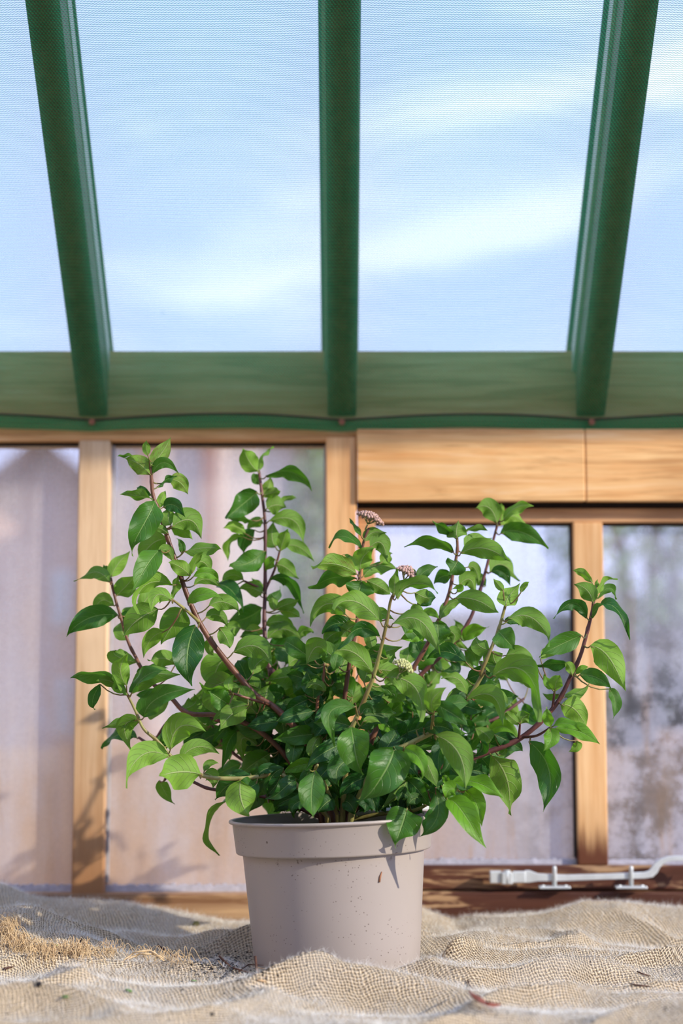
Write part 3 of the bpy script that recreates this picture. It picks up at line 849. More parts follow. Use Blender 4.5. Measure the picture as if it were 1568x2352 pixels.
prof_out = [(0.0, 0.004), (0.070, 0.004), (0.072, 0.0), (0.0905, 0.0), (0.0918, 0.0015), (0.0925, 0.018), (0.0935, 0.0185), (0.1038, 0.1455)]
def lathe(q, prof, n=128):
    vs = []; fs = []
    for (r, z) in prof:
        for k in range(n):
            a = 2 * PI * k / n; vs.append((r * math.cos(a), r * math.sin(a), z))
    for j in range(len(prof) - 1):
        for k in range(n):
            fs.append((j*n+k, j*n+(k+1) % n, (j+1)*n+(k+1) % n, (j+1)*n+k))
    q.add(vs, fs)
inner = [(0.1022, 0.1455), (0.0900, 0.006), (0.0, 0.006)]
q = MB(); lathe(q, prof_out + [(0.1052, 0.1462)] ); lathe(q, inner); body = q.build('pot_body', POT, pot, smooth=True)
band = [(0.1020, 0.1440), (0.1030, 0.1443), (0.1098, 0.1448), (0.1108, 0.1456), (0.1112, 0.147), (0.1145, 0.1775), (0.1150, 0.1785), (0.1178, 0.1792), (0.1186, 0.1802), (0.1186, 0.1818), (0.1176, 0.1828), (0.1155, 0.1828), (0.1140, 0.1815), (0.1128, 0.178), (0.1095, 0.148), (0.1025, 0.1465)]
q = MB(); lathe(q, band); o = q.build('rim', POT, pot, smooth=True)
es = o.modifiers.new('edge', 'EDGE_SPLIT'); es.split_angle = math.radians(50)
es = body.modifiers.new('edge', 'EDGE_SPLIT'); es.split_angle = math.radians(50)
# soil
SOIL = simple('dark_compost', (0.055, 0.035, 0.022), 0.95, 0.15, 0.6, 260, bump=1.0)
q = MB(); vs = [(0, 0, 0.167)]; nr, na = 26, 90
for j in range(1, nr + 1):
    for k in range(na):
        r = 0.1100 * j / nr; a = 2 * PI * k / na; x, y = r * math.cos(a), r * math.sin(a)
        vs.append((x, y, 0.165 + 0.006 * mnoise.noise((x * 60, y * 60, 0)) + 0.003 * mnoise.noise((x * 200, y * 200, 4)) + 0.004 * (1 - j / nr)))
fs = [(0, 1 + k, 1 + (k + 1) % na) for k in range(na)]
for j in range(nr - 1):
    for k in range(na): fs.append((1+j*na+k, 1+(j+1)*na+k, 1+(j+1)*na+(k+1) % na, 1+j*na+(k+1) % na))
q.add(vs, fs)
so = q.build('potting_soil', SOIL, smooth=True); so.location = pot.location; so.rotation_euler = pot.rotation_euler
tag(so, 'dark compost filling the taupe pot around the stems', 'soil', kind='stuff')

# ------------------------------------------------------------------ viburnum: tracing
# crops of the photograph the tracing was read from: name -> (x origin, y origin, scale)
CR = {'A': (140, 980, 2.529), 'B': (700, 1120, 2.529), 'C': (140, 1500, 2.529), 'D': (900, 1280, 2.6133), 'E': (560, 1550, 2.6133), 'P': (0, 0, 1.0)}
def cpx(c, x, y):
    o = CR[c]; return o[0] + x / o[2], o[1] + y / o[2]
# stems: crop, depth at base, depth at tip, base radius mm, tip radius mm, colour, points base -> tip
STEMS = [
 ('main left', 2.02, 2.00, 4.2, 1.9, 'r', 'P 765 1880 740 1790 700 1700 A 1250 1640 1130 1560 1040 1460 950 1350 860 1230 790 1110 725 960 670 790 620 650 570 500 535 400 525 300 520 200'),
 ('far left', 2.04, 2.07, 3.4, 1.5, 'r', 'P 745 1890 690 1780 610 1690 520 1645 C 740 350 640 260 580 220 500 140 440 40 A 440 1350 390 1250 345 1100 310 980 290 880'),
 ('upright left', 2.08, 2.13, 3.6, 1.8, 'p', 'P 760 1880 720 1750 660 1620 625 1540 A 1220 1450 1200 1340 1185 1250 1180 1100 1185 950 1185 760 1185 560 1165 380 1150 260'),
 ('flower', 2.03, 2.03, 3.2, 1.4, 'r', 'P 775 1880 778 1760 783 1670 B 210 1380 240 1150 270 950 300 800 315 580 320 480 340 320 372 235'),
 ('front centre', 1.98, 1.91, 3.2, 1.4, 'g', 'P 785 1885 795 1760 806 1675 B 270 1400 350 1220 400 1090 440 940 480 760 500 650 545 580'),
 ('centre right', 2.04, 2.04, 3.4, 1.6, 'r', 'P 790 1885 830 1760 870 1660 B 450 1340 560 1180 640 1030 700 930 760 800 790 740 835 620 860 500 885 360 880 270'),
 ('back right', 2.08, 2.12, 3.2, 1.5, 'p', 'P 800 1885 850 1730 900 1620 B 600 1160 700 1060 800 970 880 880 960 760 1010 620 1050 480 1090 320 1130 170'),
 ('front right', 1.97, 1.93, 3.6, 1.6, 'g', 'P 800 1880 850 1780 900 1730 E 960 430 1120 350 1200 290 1290 200 1360 120 1440 -20 D 530 700 590 560 640 430 680 290'),
 ('right', 2.00, 2.01, 4.0, 1.8, 'p', 'P 795 1890 870 1800 960 1770 1060 1750 D 520 1190 680 1130 780 1080 900 980 1000 860 1070 720 1130 590 1175 430 1205 300 1215 180'),
 ('right back', 2.08, 2.14, 3.0, 1.6, 'p', 'P 800 1885 830 1730 880 1670 960 1655 D 270 985 450 985 550 990 640 960 720 900 790 850'),
 ('right low', 2.02, 1.96, 2.6, 1.3, 'g', 'P 800 1890 870 1870 930 1865 D 160 1510 240 1465 310 1430 370 1370'),
 ('right lower', 2.05, 2.04, 2.8, 1.6, 'p', 'P 790 1880 850 1800 920 1768 E 950 570 1060 575 1200 545 1290 520'),
 ('left low a', 1.98, 1.94, 3.0, 1.4, 'g', 'P 760 1885 700 1820 C 1250 690 1170 715 1000 730 830 715 735 660 650 610 560 510 480 440 430 330 385 240'),
 ('left low b', 2.04, 2.06, 2.6, 1.4, 'p', 'P 750 1885 650 1840 C 1100 820 960 800 850 785 750 740 640 700 600 740'),
 ('left mid', 2.06, 2.09, 3.0, 1.6, 'p', 'P 755 1885 690 1770 650 1710 C 1150 450 900 390 740 350 620 400 530 520 450 490'),
 ('left thin', 2.08, 2.12, 2.2, 1.2, 'p', 'P 750 1885 660 1800 C 1070 630 980 560 900 460 830 330 790 250'),
 ('side twig a', 2.00, 1.97, 2.0, 1.2, 'g', 'A 800 1140 720 1060 640 1000'),
 ('side twig b', 2.12, 2.11, 1.8, 1.2, 'p', 'A 1170 955 1060 895'),
 ('side twig c', 2.12, 2.11, 1.8, 1.2, 'p', 'A 1190 950 1240 830 1270 720'),
 ('side twig d', 1.93, 1.90, 1.8, 1.1, 'g', 'B 740 1430 750 1300'),
 ('side twig e', 2.00, 1.97, 1.8, 1.1, 'p', 'D 780 1080 870 1070 950 1020'),
 ('side twig f', 2.00, 2.0, 1.8, 1.1, 'p', 'D 950 900 975 800'),
 ('side twig g', 2.00, 1.99, 1.8, 1.1, 'p', 'D 760 1080 768 1000'),
 ('core a', 1.98, 1.93, 2.4, 1.4, 'g', 'P 780 1885 740 1790 C 1475 685 1490 650'),
 ('core b', 2.02, 1.99, 2.4, 1.3, 'r', 'P 770 1880 735 1700 728 1640 732 1580 C 1520 170 1530 60'),
 ('side twig h', 2.0, 1.98, 2.0, 1.2, 'r', 'C 1210 320 1110 270 1000 235'),
]
def parse_pts(s):
    out = []; c = 'P'; tk = s.split(); i = 0
    while i < len(tk):
        if tk[i] in CR: c = tk[i]; i += 1; continue
        out.append(cpx(c, float(tk[i]), float(tk[i + 1]))); i += 2
    return out
def catmull(P, n):
    out = []
    for i in range(len(P) - 1):
        p0 = P[max(0, i - 1)]; p1 = P[i]; p2 = P[i + 1]; p3 = P[min(len(P) - 1, i + 2)]
        for k in range(n):
            t_ = k / n
            out.append(tuple(0.5 * ((2 * p1[j]) + (-p0[j] + p2[j]) * t_ + (2*p0[j] - 5*p1[j] + 4*p2[j] - p3[j]) * t_**2 + (-p0[j] + 3*p1[j] - 3*p2[j] + p3[j]) * t_**3) for j in range(len(p1))))
    out.append(tuple(P[-1])); return out

# leaves: crop block, then one per line: base x y, middle x y, tip x y, apparent width, side, [depth shift cm]
# side: t upper face, T bright young upper face, d dark old upper face, u underside, U bright underside, b bronzed underside
LEAVES = '''
A
520 225 585 150 640 60 92 b
505 170 495 120 497 78 45 u
515 275 450 215 370 185 105 b
440 172 385 160 328 178 18 t
530 275 600 208 685 275 62 t
560 352 610 296 680 292 38 d
625 308 690 325 738 395 92 b
535 420 440 400 342 392 55 u
525 400 475 372 440 350 45 d
570 470 585 420 605 372 50 U
545 430 480 575 398 735 150 t -3
590 470 655 455 718 525 78 d
640 575 622 520 640 460 78 u -1
645 580 755 545 812 650 130 u -1
640 590 700 605 765 655 78 U 1
625 625 570 590 520 600 42 u
620 650 520 690 440 810 130 u 2
575 715 490 820 410 965 128 t -3
650 780 605 715 560 765 62 u
715 725 830 698 940 715 66 u -1
700 740 702 690 672 645 38 t
760 850 785 785 830 720 48 U -1
750 865 690 815 625 790 84 U -1
770 790 830 790 865 850 100 u 1
770 870 850 850 925 905 62 T -1
680 862 655 930 650 1010 42 U -1
640 915 570 885 515 945 42 t
650 920 500 930 425 1085 72 U -1
645 1010 560 975 522 1080 88 U -2
735 1020 830 985 940 995 72 T -2
775 920 850 892 930 935 52 u
900 918 985 960 1060 1078 72 d -1
860 1040 950 1020 1045 1085 92 u -1
840 1110 915 1098 970 1170 72 u
780 1155 735 1320 745 1500 168 d -4
720 1060 650 1150 580 1265 150 u 2
565 1060 450 1120 368 1220 150 u 2
600 1190 520 1240 478 1340 84 U 1
665 1380 590 1345 508 1370 95 u
1000 1310 1130 1275 1225 1390 125 u
950 1345 900 1420 890 1540 180 u 3
1170 1050 1080 1110 958 1140 130 d 2
920 1170 960 1225 980 1290 85 u
1040 1170 985 1185 950 1270 85 u
1040 1220 1105 1205 1170 1250 50 t
880 1220 860 1290 890 1330 60 u 1
285 905 190 835 92 908 72 u -1
290 875 335 790 402 732 84 U 1
287 890 265 840 250 795 42 t
320 985 375 930 430 865 110 u
330 1095 165 1110 30 1218 122 d -2
305 1040 235 1010 188 1090 84 u
345 1120 380 1090 440 1080 44 d
385 1240 350 1170 370 1120 90 u 1
470 1050 520 980 610 960 100 u 2
380 1505 345 1410 385 1315 100 U -2
440 1370 320 1330 320 1290 90 u
360 1140 430 1100 540 1090 120 u 2
1145 262 1090 200 1060 122 105 U
1152 250 1170 180 1242 130 26 U
1190 290 1330 240 1462 378 74 t -1
1150 335 1130 300 1120 265 52 t
1172 400 1225 385 1280 372 56 b -1
1168 400 1205 350 1212 290 80 b
1138 380 1060 450 962 538 128 t -2
1195 475 1250 455 1305 470 108 u
1262 480 1310 425 1370 413 32 u
1205 548 1350 545 1400 692 98 u -1
1112 545 1040 515 960 540 55 t
1075 625 1010 580 940 590 62 U
1060 642 985 680 968 782 42 U
1125 600 1065 660 1060 740 82 d 1
1180 722 1090 790 980 800 122 t -2
1245 700 1225 630 1235 555 98 u 1
1272 722 1295 650 1312 588 70 U -1
1245 770 1215 790 1188 842 62 T -1
1300 695 1385 700 1472 785 72 u
1250 800 1310 822 1380 885 88 u
1058 888 995 862 928 900 66 u
1170 965 1100 935 1028 945 82 u -1
1212 890 1345 880 1410 1085 72 d -1
1242 1065 1232 1015 1220 970 52 u
1250 1062 1312 1032 1386 1010 66 u
1272 1072 1330 1075 1392 1112 62 u
1160 985 1130 925 1108 880 74 u
1172 1205 1110 1185 1060 1230 70 u
1190 1150 1280 1135 1362 1182 82 u
1200 1232 1290 1175 1402 1240 92 u
1200 1290 1305 1290 1435 1375 150 d
1430 1380 1485 1280 1560 1330 118 u
1320 1392 1410 1365 1500 1500 108 u
1385 1235 1405 1188 1465 1200 62 u
1190 680 1290 660 1350 720 70 u 1
1175 560 1120 560 1080 610 60 u 1
1185 1010 1240 990 1280 930 55 d 1
1240 1290 1170 1380 1160 1440 100 u 1
1110 1440 1160 1360 1240 1330 90 u 1
B
330 290 300 220 258 178 28 t
325 355 225 285 125 340 52 t -1
345 312 400 258 470 268 66 u
378 345 445 325 478 432 105 u
320 482 335 410 402 350 108 U -1
290 435 250 410 215 390 22 t
305 505 180 445 35 455 100 b -2
300 530 150 510 35 600 90 t -1
330 545 315 600 300 642 160 t -2
340 512 430 452 545 480 70 u 1
515 625 522 560 532 470 66 u -2
360 540 440 580 500 622 82 u
440 440 480 400 505 380 70 U 2
440 780 310 665 158 702 132 u -3
238 738 120 680 25 798 110 u -1
530 640 640 578 780 608 72 u -2
650 540 690 490 772 455 66 t 1
640 512 622 482 605 462 32 u 1
510 790 670 770 782 975 112 u -3
772 775 775 845 780 910 132 t -1
435 868 310 820 208 945 72 d -2
392 1080 270 950 148 958 115 u -3
200 1045 100 945 -10 1000 110 u -1
470 1100 620 1140 680 1362 138 u -4
625 1305 530 1245 430 1338 92 u -1
862 375 730 300 585 352 72 t -1
870 292 800 215 740 195 52 t
882 295 880 240 892 190 112 u -1
930 258 1000 235 1062 250 32 u
925 370 985 310 1085 300 95 u 1
905 380 1050 355 1196 442 112 u -2
885 425 868 460 830 505 118 t -2
945 462 990 475 1010 562 62 u
1115 206 1070 120 985 118 108 u -1
1140 162 1142 120 1140 88 32 U
1150 192 1230 115 1326 108 56 U
1140 218 1215 165 1296 238 78 U
1135 268 1265 262 1416 352 108 t -2
1072 492 1160 450 1244 545 112 u 2
1080 490 1150 490 1192 572 66 d -1
850 522 800 515 745 555 82 d
895 565 960 535 985 625 92 u
1165 692 1185 630 1248 565 110 U -1
1152 600 1120 560 1095 530 42 U
1252 612 1272 570 1306 547 32 U
872 642 1010 660 1122 742 112 u -2
782 762 840 675 925 665 62 u -1
615 722 650 702 700 745 46 u
682 732 732 722 782 765 46 T -1
900 892 895 830 866 765 72 u
922 892 985 825 1066 815 76 T
780 915 865 885 942 950 72 u
1182 762 1315 755 1432 920 112 u -2
1165 785 1200 770 1242 800 50 d
1122 832 1165 880 1222 942 125 t -2
1075 945 1010 915 1000 865 95 u 1
1095 950 1100 1000 1130 1050 112 u 1
930 945 985 975 1005 1065 100 t -1
935 1015 820 960 710 995 82 d -1
870 1015 930 1010 988 1062 55 u -1
1165 975 1255 985 1330 1122 108 u
1090 1095 1260 1085 1375 1362 132 u -3
942 1235 1090 1215 1150 1390 88 u -2
940 1212 890 1115 790 1108 66 u -2
750 1302 745 1225 822 1160 95 U -1
310 790 240 830 210 870 80 u
280 800 180 790 100 850 90 d
560 800 640 850 640 880 90 t 1
820 830 870 860 850 910 80 u 1
640 610 700 640 720 640 90 u 1
560 880 640 860 690 900 70 T 1
650 680 720 640 760 640 80 d 1
410 760 440 730 520 770 70 u
880 610 900 580 850 590 40 T -2
1050 570 1000 530 960 560 70 u 1
480 990 420 960 350 1000 80 t 1
250 830 150 860 100 930 80 u
1010 1010 1100 1040 1160 1010 60 u 1
660 1060 700 1040 720 1090 60 t
840 1010 870 1060 780 1060 60 d
250 1190 200 1170 160 1210 70 u
120 1180 60 1140 0 1170 60 u
440 1150 500 1190 480 1230 70 t 1
C
385 240 235 150 50 152 76 t -1
385 238 290 165 200 165 62 u 0
228 182 190 255 196 330 62 d
410 236 520 130 690 150 105 u -1
410 232 480 135 600 92 60 t -2
482 372 560 265 762 200 118 t -2
430 392 345 380 248 440 52 u 1
460 402 370 430 410 566 100 u
440 492 345 490 235 556 60 d 1
632 605 480 590 362 782 132 U -2
635 562 690 430 842 456 148 U -2
815 705 690 690 567 715 190 U -3
692 616 795 545 918 585 92 u 1
572 740 600 800 652 880 72 u 1
1042 742 1045 850 1090 950 165 U -3
975 856 885 990 880 1186 46 u 0
1022 452 950 540 950 672 72 d -1
835 700 880 720 885 782 82 u
830 690 860 640 915 640 40 u
1080 662 1225 660 1190 820 84 t -3
1262 272 1285 390 1296 512 126 t -4
1230 440 1165 465 1100 500 70 d -1
1475 642 1385 650 1280 706 72 T -3
1475 686 1455 820 1465 956 142 t -4
1300 245 1215 225 1125 265 84 d -2
978 215 890 215 798 190 48 T -1
988 226 975 170 1010 130 52 U -1
1222 480 1180 560 1165 642 72 d
1400 690 1370 820 1350 955 90 d
1240 720 1230 800 1290 880 90 d
1390 500 1400 560 1475 628 110 d -1
430 140 490 85 625 88 60 d
1085 320 1000 350 912 450 130 u
905 210 880 280 912 352 112 u
700 330 780 290 770 250 90 u 1
560 210 500 240 430 240 60 d 1
640 250 540 350 500 340 60 u 1
860 430 750 420 700 400 60 u 1
1140 540 1050 500 1070 650 90 u 1
1170 820 1130 780 1120 860 70 d
1120 720 1000 740 930 780 60 d
640 500 590 530 580 440 60 d 1
1500 480 1460 560 1490 605 70 u -2
1350 560 1300 600 1290 640 90 d
940 560 870 500 820 530 80 u 1
D
1205 268 1170 200 1093 162 100 u -1
1200 152 1140 95 1085 78 46 U
1230 242 1265 155 1352 120 42 U
1230 248 1300 185 1350 252 52 t
1225 182 1230 155 1232 133 26 U
1170 365 1085 270 978 370 66 d -1
1190 357 1320 290 1432 488 52 d -1
1140 470 1020 520 880 586 112 t -2
1190 532 1300 600 1400 806 158 U -2
1055 640 960 640 858 650 62 d
1080 706 1065 655 1035 632 56 U -1
1100 702 1140 668 1182 660 36 T
1125 706 1225 720 1312 788 90 t -2
1300 790 1345 860 1335 968 60 t
1035 840 1110 815 1186 768 56 u
1020 886 1110 925 1172 1032 130 U -1
950 1016 935 960 924 900 62 T -3
960 1016 1050 1000 1136 1046 52 T -3
985 1030 1120 1045 1246 1122 78 T -2
945 1030 955 1090 910 1162 90 T -4
1110 1100 1105 1140 1058 1166 52 U
822 1106 940 1290 905 1524 142 d -3
602 1192 690 1340 695 1536 172 u -1
500 1030 580 1080 640 1198 82 u -3
575 1052 685 1025 762 1128 82 T -2
262 1070 400 1180 440 1396 150 u -4
345 1455 430 1560 560 1742 128 T -4
445 1400 505 1480 540 1612 108 T -2
372 1352 510 1350 662 1445 78 T -2
395 1390 340 1400 325 1450 92 T -3
350 1365 320 1330 300 1318 42 T
978 802 985 750 1012 710 82 U -2
962 792 935 750 915 700 52 T -1
1000 822 950 840 905 815 38 u
890 610 960 560 1015 585 60 U 1
772 1002 715 960 680 925 52 u
765 1002 790 960 830 942 80 u
690 820 700 880 775 950 105 U 2
500 800 560 790 612 822 38 u
500 955 565 890 645 950 52 d
530 1100 540 1150 490 1192 70 d
322 1130 350 1210 290 1305 80 d
480 1090 430 1100 400 1040 70 d
640 1190 670 1170 680 1140 42 u
860 640 830 740 870 780 90 u 1
690 740 640 700 620 760 70 u 1
800 880 830 960 900 1000 80 d -1
640 930 700 950 760 1020 50 u
820 760 790 700 850 640 70 u 1
330 1480 260 1560 170 1674 110 d -1
520 810 650 840 680 870 80 u
340 900 420 860 400 960 90 d 1
E
642 312 670 450 712 602 182 t -5
900 456 850 570 705 776 232 t -6
960 442 1050 500 1080 618 88 T -6
1070 472 1115 570 1166 682 78 u -4
670 190 510 240 556 422 98 t -5
805 286 870 335 950 398 42 T -4
715 282 765 262 822 290 36 U -4
978 802 950 900 900 1026 192 t -7
1150 700 1160 850 1058 970 110 d -5
1110 622 1080 700 1085 782 88 d -3
960 580 965 690 810 800 78 u -5
990 740 945 715 925 780 72 d -2
1070 735 1010 750 985 790 70 d -2
640 500 560 570 572 672 122 d -2
578 676 540 750 592 822 48 U -3
690 602 715 720 665 802 70 d -2
600 762 640 780 672 850 92 d -1
470 372 425 430 440 500 72 u -2
560 160 500 280 410 386 152 d -2
240 560 160 620 150 740 90 d
250 590 200 700 270 760 90 d 1
350 560 320 700 300 850 90 d -1
700 240 740 200 780 240 60 d -1
1200 400 1170 500 1180 600 70 d -2
850 340 900 330 1000 400 80 d -1
760 330 820 380 800 440 80 d
1300 300 1350 320 1340 380 80 d
180 60 280 20 420 90 60 u
370 120 430 170 420 270 90 d
260 150 300 110 370 140 80 u
'''
STEM_COL = {}
def stem_mat(nm, c1, c2):
    m, t, out = mat(nm); c = t.coord()
    n = t.noise(t.mapping(c, (1, 1, .3)), 60, 4, 0.6)
    cc = t.ramp(n, [(0.35, c1), (0.65, c2)])
    t.l.new(principled(t, cc, 0.42, 0.4, normal=t.bump(t.noise(c, 300, 3), 0.3, 0.0005)), out.inputs[0]); return m
STEM_COL['r'] = stem_mat('reddish_bark', (0.10, 0.035, 0.02), (0.22, 0.095, 0.055))
STEM_COL['p'] = stem_mat('plum_bark', (0.06, 0.018, 0.018), (0.17, 0.06, 0.05))
STEM_COL['g'] = stem_mat('olive_bark', (0.20, 0.15, 0.05), (0.34, 0.33, 0.11))
PETI = stem_mat('petiole', (0.20, 0.08, 0.04), (0.20, 0.24, 0.06))

def leaf_mat():
    m, t, out = mat('viburnum_leaf')
    uv = t.coord('UV'); u, v, _ = t.sep(uv)
    ca = t.n.new('ShaderNodeVertexColor'); ca.layer_name = 'tint'
    cs_ = t.n.new('ShaderNodeSeparateColor'); t.l.new(ca.outputs[0], cs_.inputs[0])
    young, bronze, seed = cs_.outputs[0], cs_.outputs[1], cs_.outputs[2]
    av = t.math('ABSOLUTE', v)
    mid = t.math('SUBTRACT', 1.0, t.sstep(av, 0.02, 0.075))
    # lateral veins curving to the tip
    s_ = t.math('SUBTRACT', t.math('MULTIPLY', u, 7.0), t.math('MULTIPLY', t.math('POWER', av, 1.3), 2.0))
    fr = t.math('ABSOLUTE', t.math('SUBTRACT', t.math('FRACT', s_), 0.5))
    lat = t.math('SUBTRACT', 1.0, t.sstep(fr, 0.015, 0.075))
    lat = t.math('MULTIPLY', lat, t.math('SUBTRACT', 1.0, t.sstep(av, 0.6, 0.95)))
    cb = t.n.new('ShaderNodeCombineXYZ'); t.l.new(u, cb.inputs[0]); t.l.new(v, cb.inputs[1]); t.l.new(t.math('MULTIPLY', seed, 40.0), cb.inputs[2])
    nz = t.noise(cb.outputs[0], 5.0, 4, 0.6); fine = t.noise(cb.outputs[0], 28, 3, 0.6)
    top = t.mix(young, (0.014, 0.085, 0.016), (0.13, 0.34, 0.018))
    top = t.mix(t.math('MULTIPLY', nz, 0.45), top, t.mix(young, (0.035, 0.13, 0.020), (0.20, 0.40, 0.03)))
    top = t.mix(t.math('MULTIPLY', mid, 0.7), top, (0.30, 0.46, 0.14))
    top = t.mix(t.math('MULTIPLY', lat, 0.42), top, (0.22, 0.40, 0.12))
    und = t.mix(young, (0.095, 0.215, 0.025), (0.22, 0.42, 0.045))
    und = t.mix(t.math('MULTIPLY', nz, 0.35), und, (0.15, 0.26, 0.04))
    und = t.mix(t.math('MULTIPLY', mid, 0.75), und, (0.46, 0.52, 0.24))
    und = t.mix(t.math('MULTIPLY', lat, 0.55), und, (0.36, 0.44, 0.18))
    geo = t.n.new('ShaderNodeNewGeometry')
    cc = t.mix(geo.outputs['Backfacing'], top, und)
    vein_all = t.math('MAXIMUM', mid, lat)
    br = t.math('MULTIPLY', bronze, t.math('MULTIPLY', t.sstep(nz, 0.40, 0.62), t.math('SUBTRACT', 1.0, t.math('MULTIPLY', vein_all, 0.7))))
    br = t.math('MULTIPLY', br, t.sstep(fine, 0.35, 0.6))
    cc = t.mix(t.math('MULTIPLY', br, 0.8), cc, (0.14, 0.045, 0.02))
    hgt = t.math('ADD', t.math('MULTIPLY', vein_all, -0.8), t.math('MULTIPLY', fine, 0.25))
    nm = t.bump(hgt, 0.7, 0.0020)
    rough = t.math('ADD', 0.23, t.math('MULTIPLY', geo.outputs['Backfacing'], 0.30))
    p = t.n.new('ShaderNodeBsdfPrincipled')
    t.l.new(cc, p.inputs['Base Color']); t.l.new(rough, p.inputs['Roughness']); t.l.new(nm, p.inputs['Normal'])
    p.inputs['Specular IOR Level'].default_value = 0.36
    tl = t.n.new('ShaderNodeBsdfTranslucent')
    tc = t.mix(young, (0.09, 0.34, 0.015), (0.30, 0.68, 0.03)); t.l.new(tc, tl.inputs[0])
    ms = t.n.new('ShaderNodeMixShader'); ms.inputs[0].default_value = 0.30
    t.l.new(p.outputs[0], ms.inputs[1]); t.l.new(tl.outputs[0], ms.inputs[2])
    t.l.new(ms.outputs[0], out.inputs[0])
    return m
LEAF = leaf_mat()
WP_T = [0, .04, .12, .25, .42, .58, .72, .84, .93, 1.0]
WP_W = [.05, .24, .62, .92, 1.0, .92, .70, .38, .13, 0.0]
def leaf_geo(B, M, T, width, topside, young, bronze, r, nu=16, nv=4):
    """blade along the curve B-M-T; topside=1 shows its upper face to the camera"""
    ctrl = M * 2 - (B + T) * 0.5
    L = (T - B).length
    view = (CAM - M).normalized()
    tg = (T - B).normalized()
    N = (view - tg * view.dot(tg)).normalized() * (1 if topside else -1)
    W = max(width, 0.40 * L); roll = math.acos(max(0.25, min(1.0, width / W))) * r.choice((-1, 1)) + r.uniform(-.12, .12)
    rough_ = L * 0.02
    bow = r.uniform(-0.03, 0.12) * L * (1 if r.random() < .8 else -1)
    fold = r.uniform(0.25, 0.62); rec = r.uniform(0.0, 0.30) * L
    tw = r.uniform(-.9, .9); ph = r.uniform(0, 6.28); wa = r.uniform(0.07, 0.20)
    vs, uv = [], []
    for i in range(nu + 1):
        t_ = i / nu
        c = B * (1 - t_)**2 + ctrl * 2 * t_ * (1 - t_) + T * t_**2
        d = ((ctrl - B) * (1 - t_) + (T - ctrl) * t_)
        d = d.normalized() if d.length > 1e-9 else tg
        n = (N - d * N.dot(d)).normalized()
        a = roll + tw * (t_ - .45) + tw * 1.6 * max(0, t_ - .72)
        side0 = d.cross(n).normalized()
        side = side0 * math.cos(a) + n * math.sin(a); nn = n * math.cos(a) - side0 * math.sin(a)
        c = c + nn * (bow * 4 * t_ * (1 - t_)) - nn * rec * max(0, t_ - .7)**2 * 8 * .5
        hw = np.interp(t_, WP_T, WP_W) * W / 2
        for j in range(-nv, nv + 1):
            s_ = j / nv
            up = fold * hw * (abs(s_) ** 1.3) - 0.28 * hw * max(0, abs(s_) - .55) ** 1.5 * 2
            up += wa * W * math.sin(t_ * 11 + ph + (1.3 if j > 0 else 0)) * s_ * s_
            # quilting between the veins
            up += 0.016 * W * math.sin((t_ * 7 - abs(s_)**1.3 * 2) * 2 * PI) * (1 - abs(s_)) * min(1, abs(s_) * 3)
            vs.append(c + side * (s_ * hw) + nn * up); uv.append((t_, s_))
    K = 2 * nv + 1
    fs = [(i*K+j, i*K+j+1, (i+1)*K+j+1, (i+1)*K+j) for i in range(nu) for j in range(K - 1)]
    return vs, fs, uv, (young, bronze, r.random() * .98 + .01, 1.0), W * L

plant = empty('viburnum_shrub', (POTX, POTY, ZB + 0.15))
tag(plant, 'leafy evergreen viburnum shrub with reddish stems growing in the taupe pot', 'shrub')
stem_pts = []      # (px, py, Y, stem index, 3D, radius)
stem_obj = []
for si, (nm, y0, y1, r0, r1, cl_, s) in enumerate(STEMS):
    P2 = parse_pts(s); n = len(P2)
    rr_ = random.Random(si * 13 + 1)
    P3 = []
    for i, (x, y) in enumerate(P2):
        k = i / (n - 1)
        if nm.startswith('side'): kk = k; d0 = None
        Yd = y0 + (y1 - y0) * k
        P3.append((x, y, Yd))
    # every stem that starts in the compost leaves it close to the pot's centre
    if not (nm.startswith('side')):
        P3[0] = (P3[0][0], 1885, POTY + (y0 - POTY) * 0.6)
    else:      # side twigs start on the nearest stem
        b = min(stem_pts, key=lambda q_: (q_[0] - P3[0][0])**2 + (q_[1] - P3[0][1])**2)
        P3[0] = (b[0], b[1], b[2])
    cm = catmull(P3, 5)
    W3 = [px(*c_) for c_ in cm]
    if not nm.startswith('side'):
        W3[0].z = ZB + 0.145
    N = len(W3); rad = []
    for i in range(N):
        k = i / (N - 1); r_ = (r0 + (r1 - r0) * k) / 1000
        node = 1.0 + 0.22 * max(0, math.cos(k * N * 0.9)) ** 8
        rad.append(r_ * node)
    q = MB(); q.tube(W3, rad, 8)
    # buds at the nodes
    o = q.build('branch', STEM_COL[cl_], smooth=True); place(o, plant)
    if cl_ == 'g': o['label'] = 'young olive green stem'
    stem_obj.append(o)
    for i in range(N): stem_pts.append((cm[i][0], cm[i][1], cm[i][2], si, W3[i], rad[i]))
SPX = np.array([[a[0], a[1]] for a in stem_pts])
YOUNG = {'t': 0.30, 'T': 0.95, 'd': 0.0, 'u': 0.45, 'U': 0.95, 'b': 0.75}
leaves = []        # (area, stem index, geometry)
petioles = {}
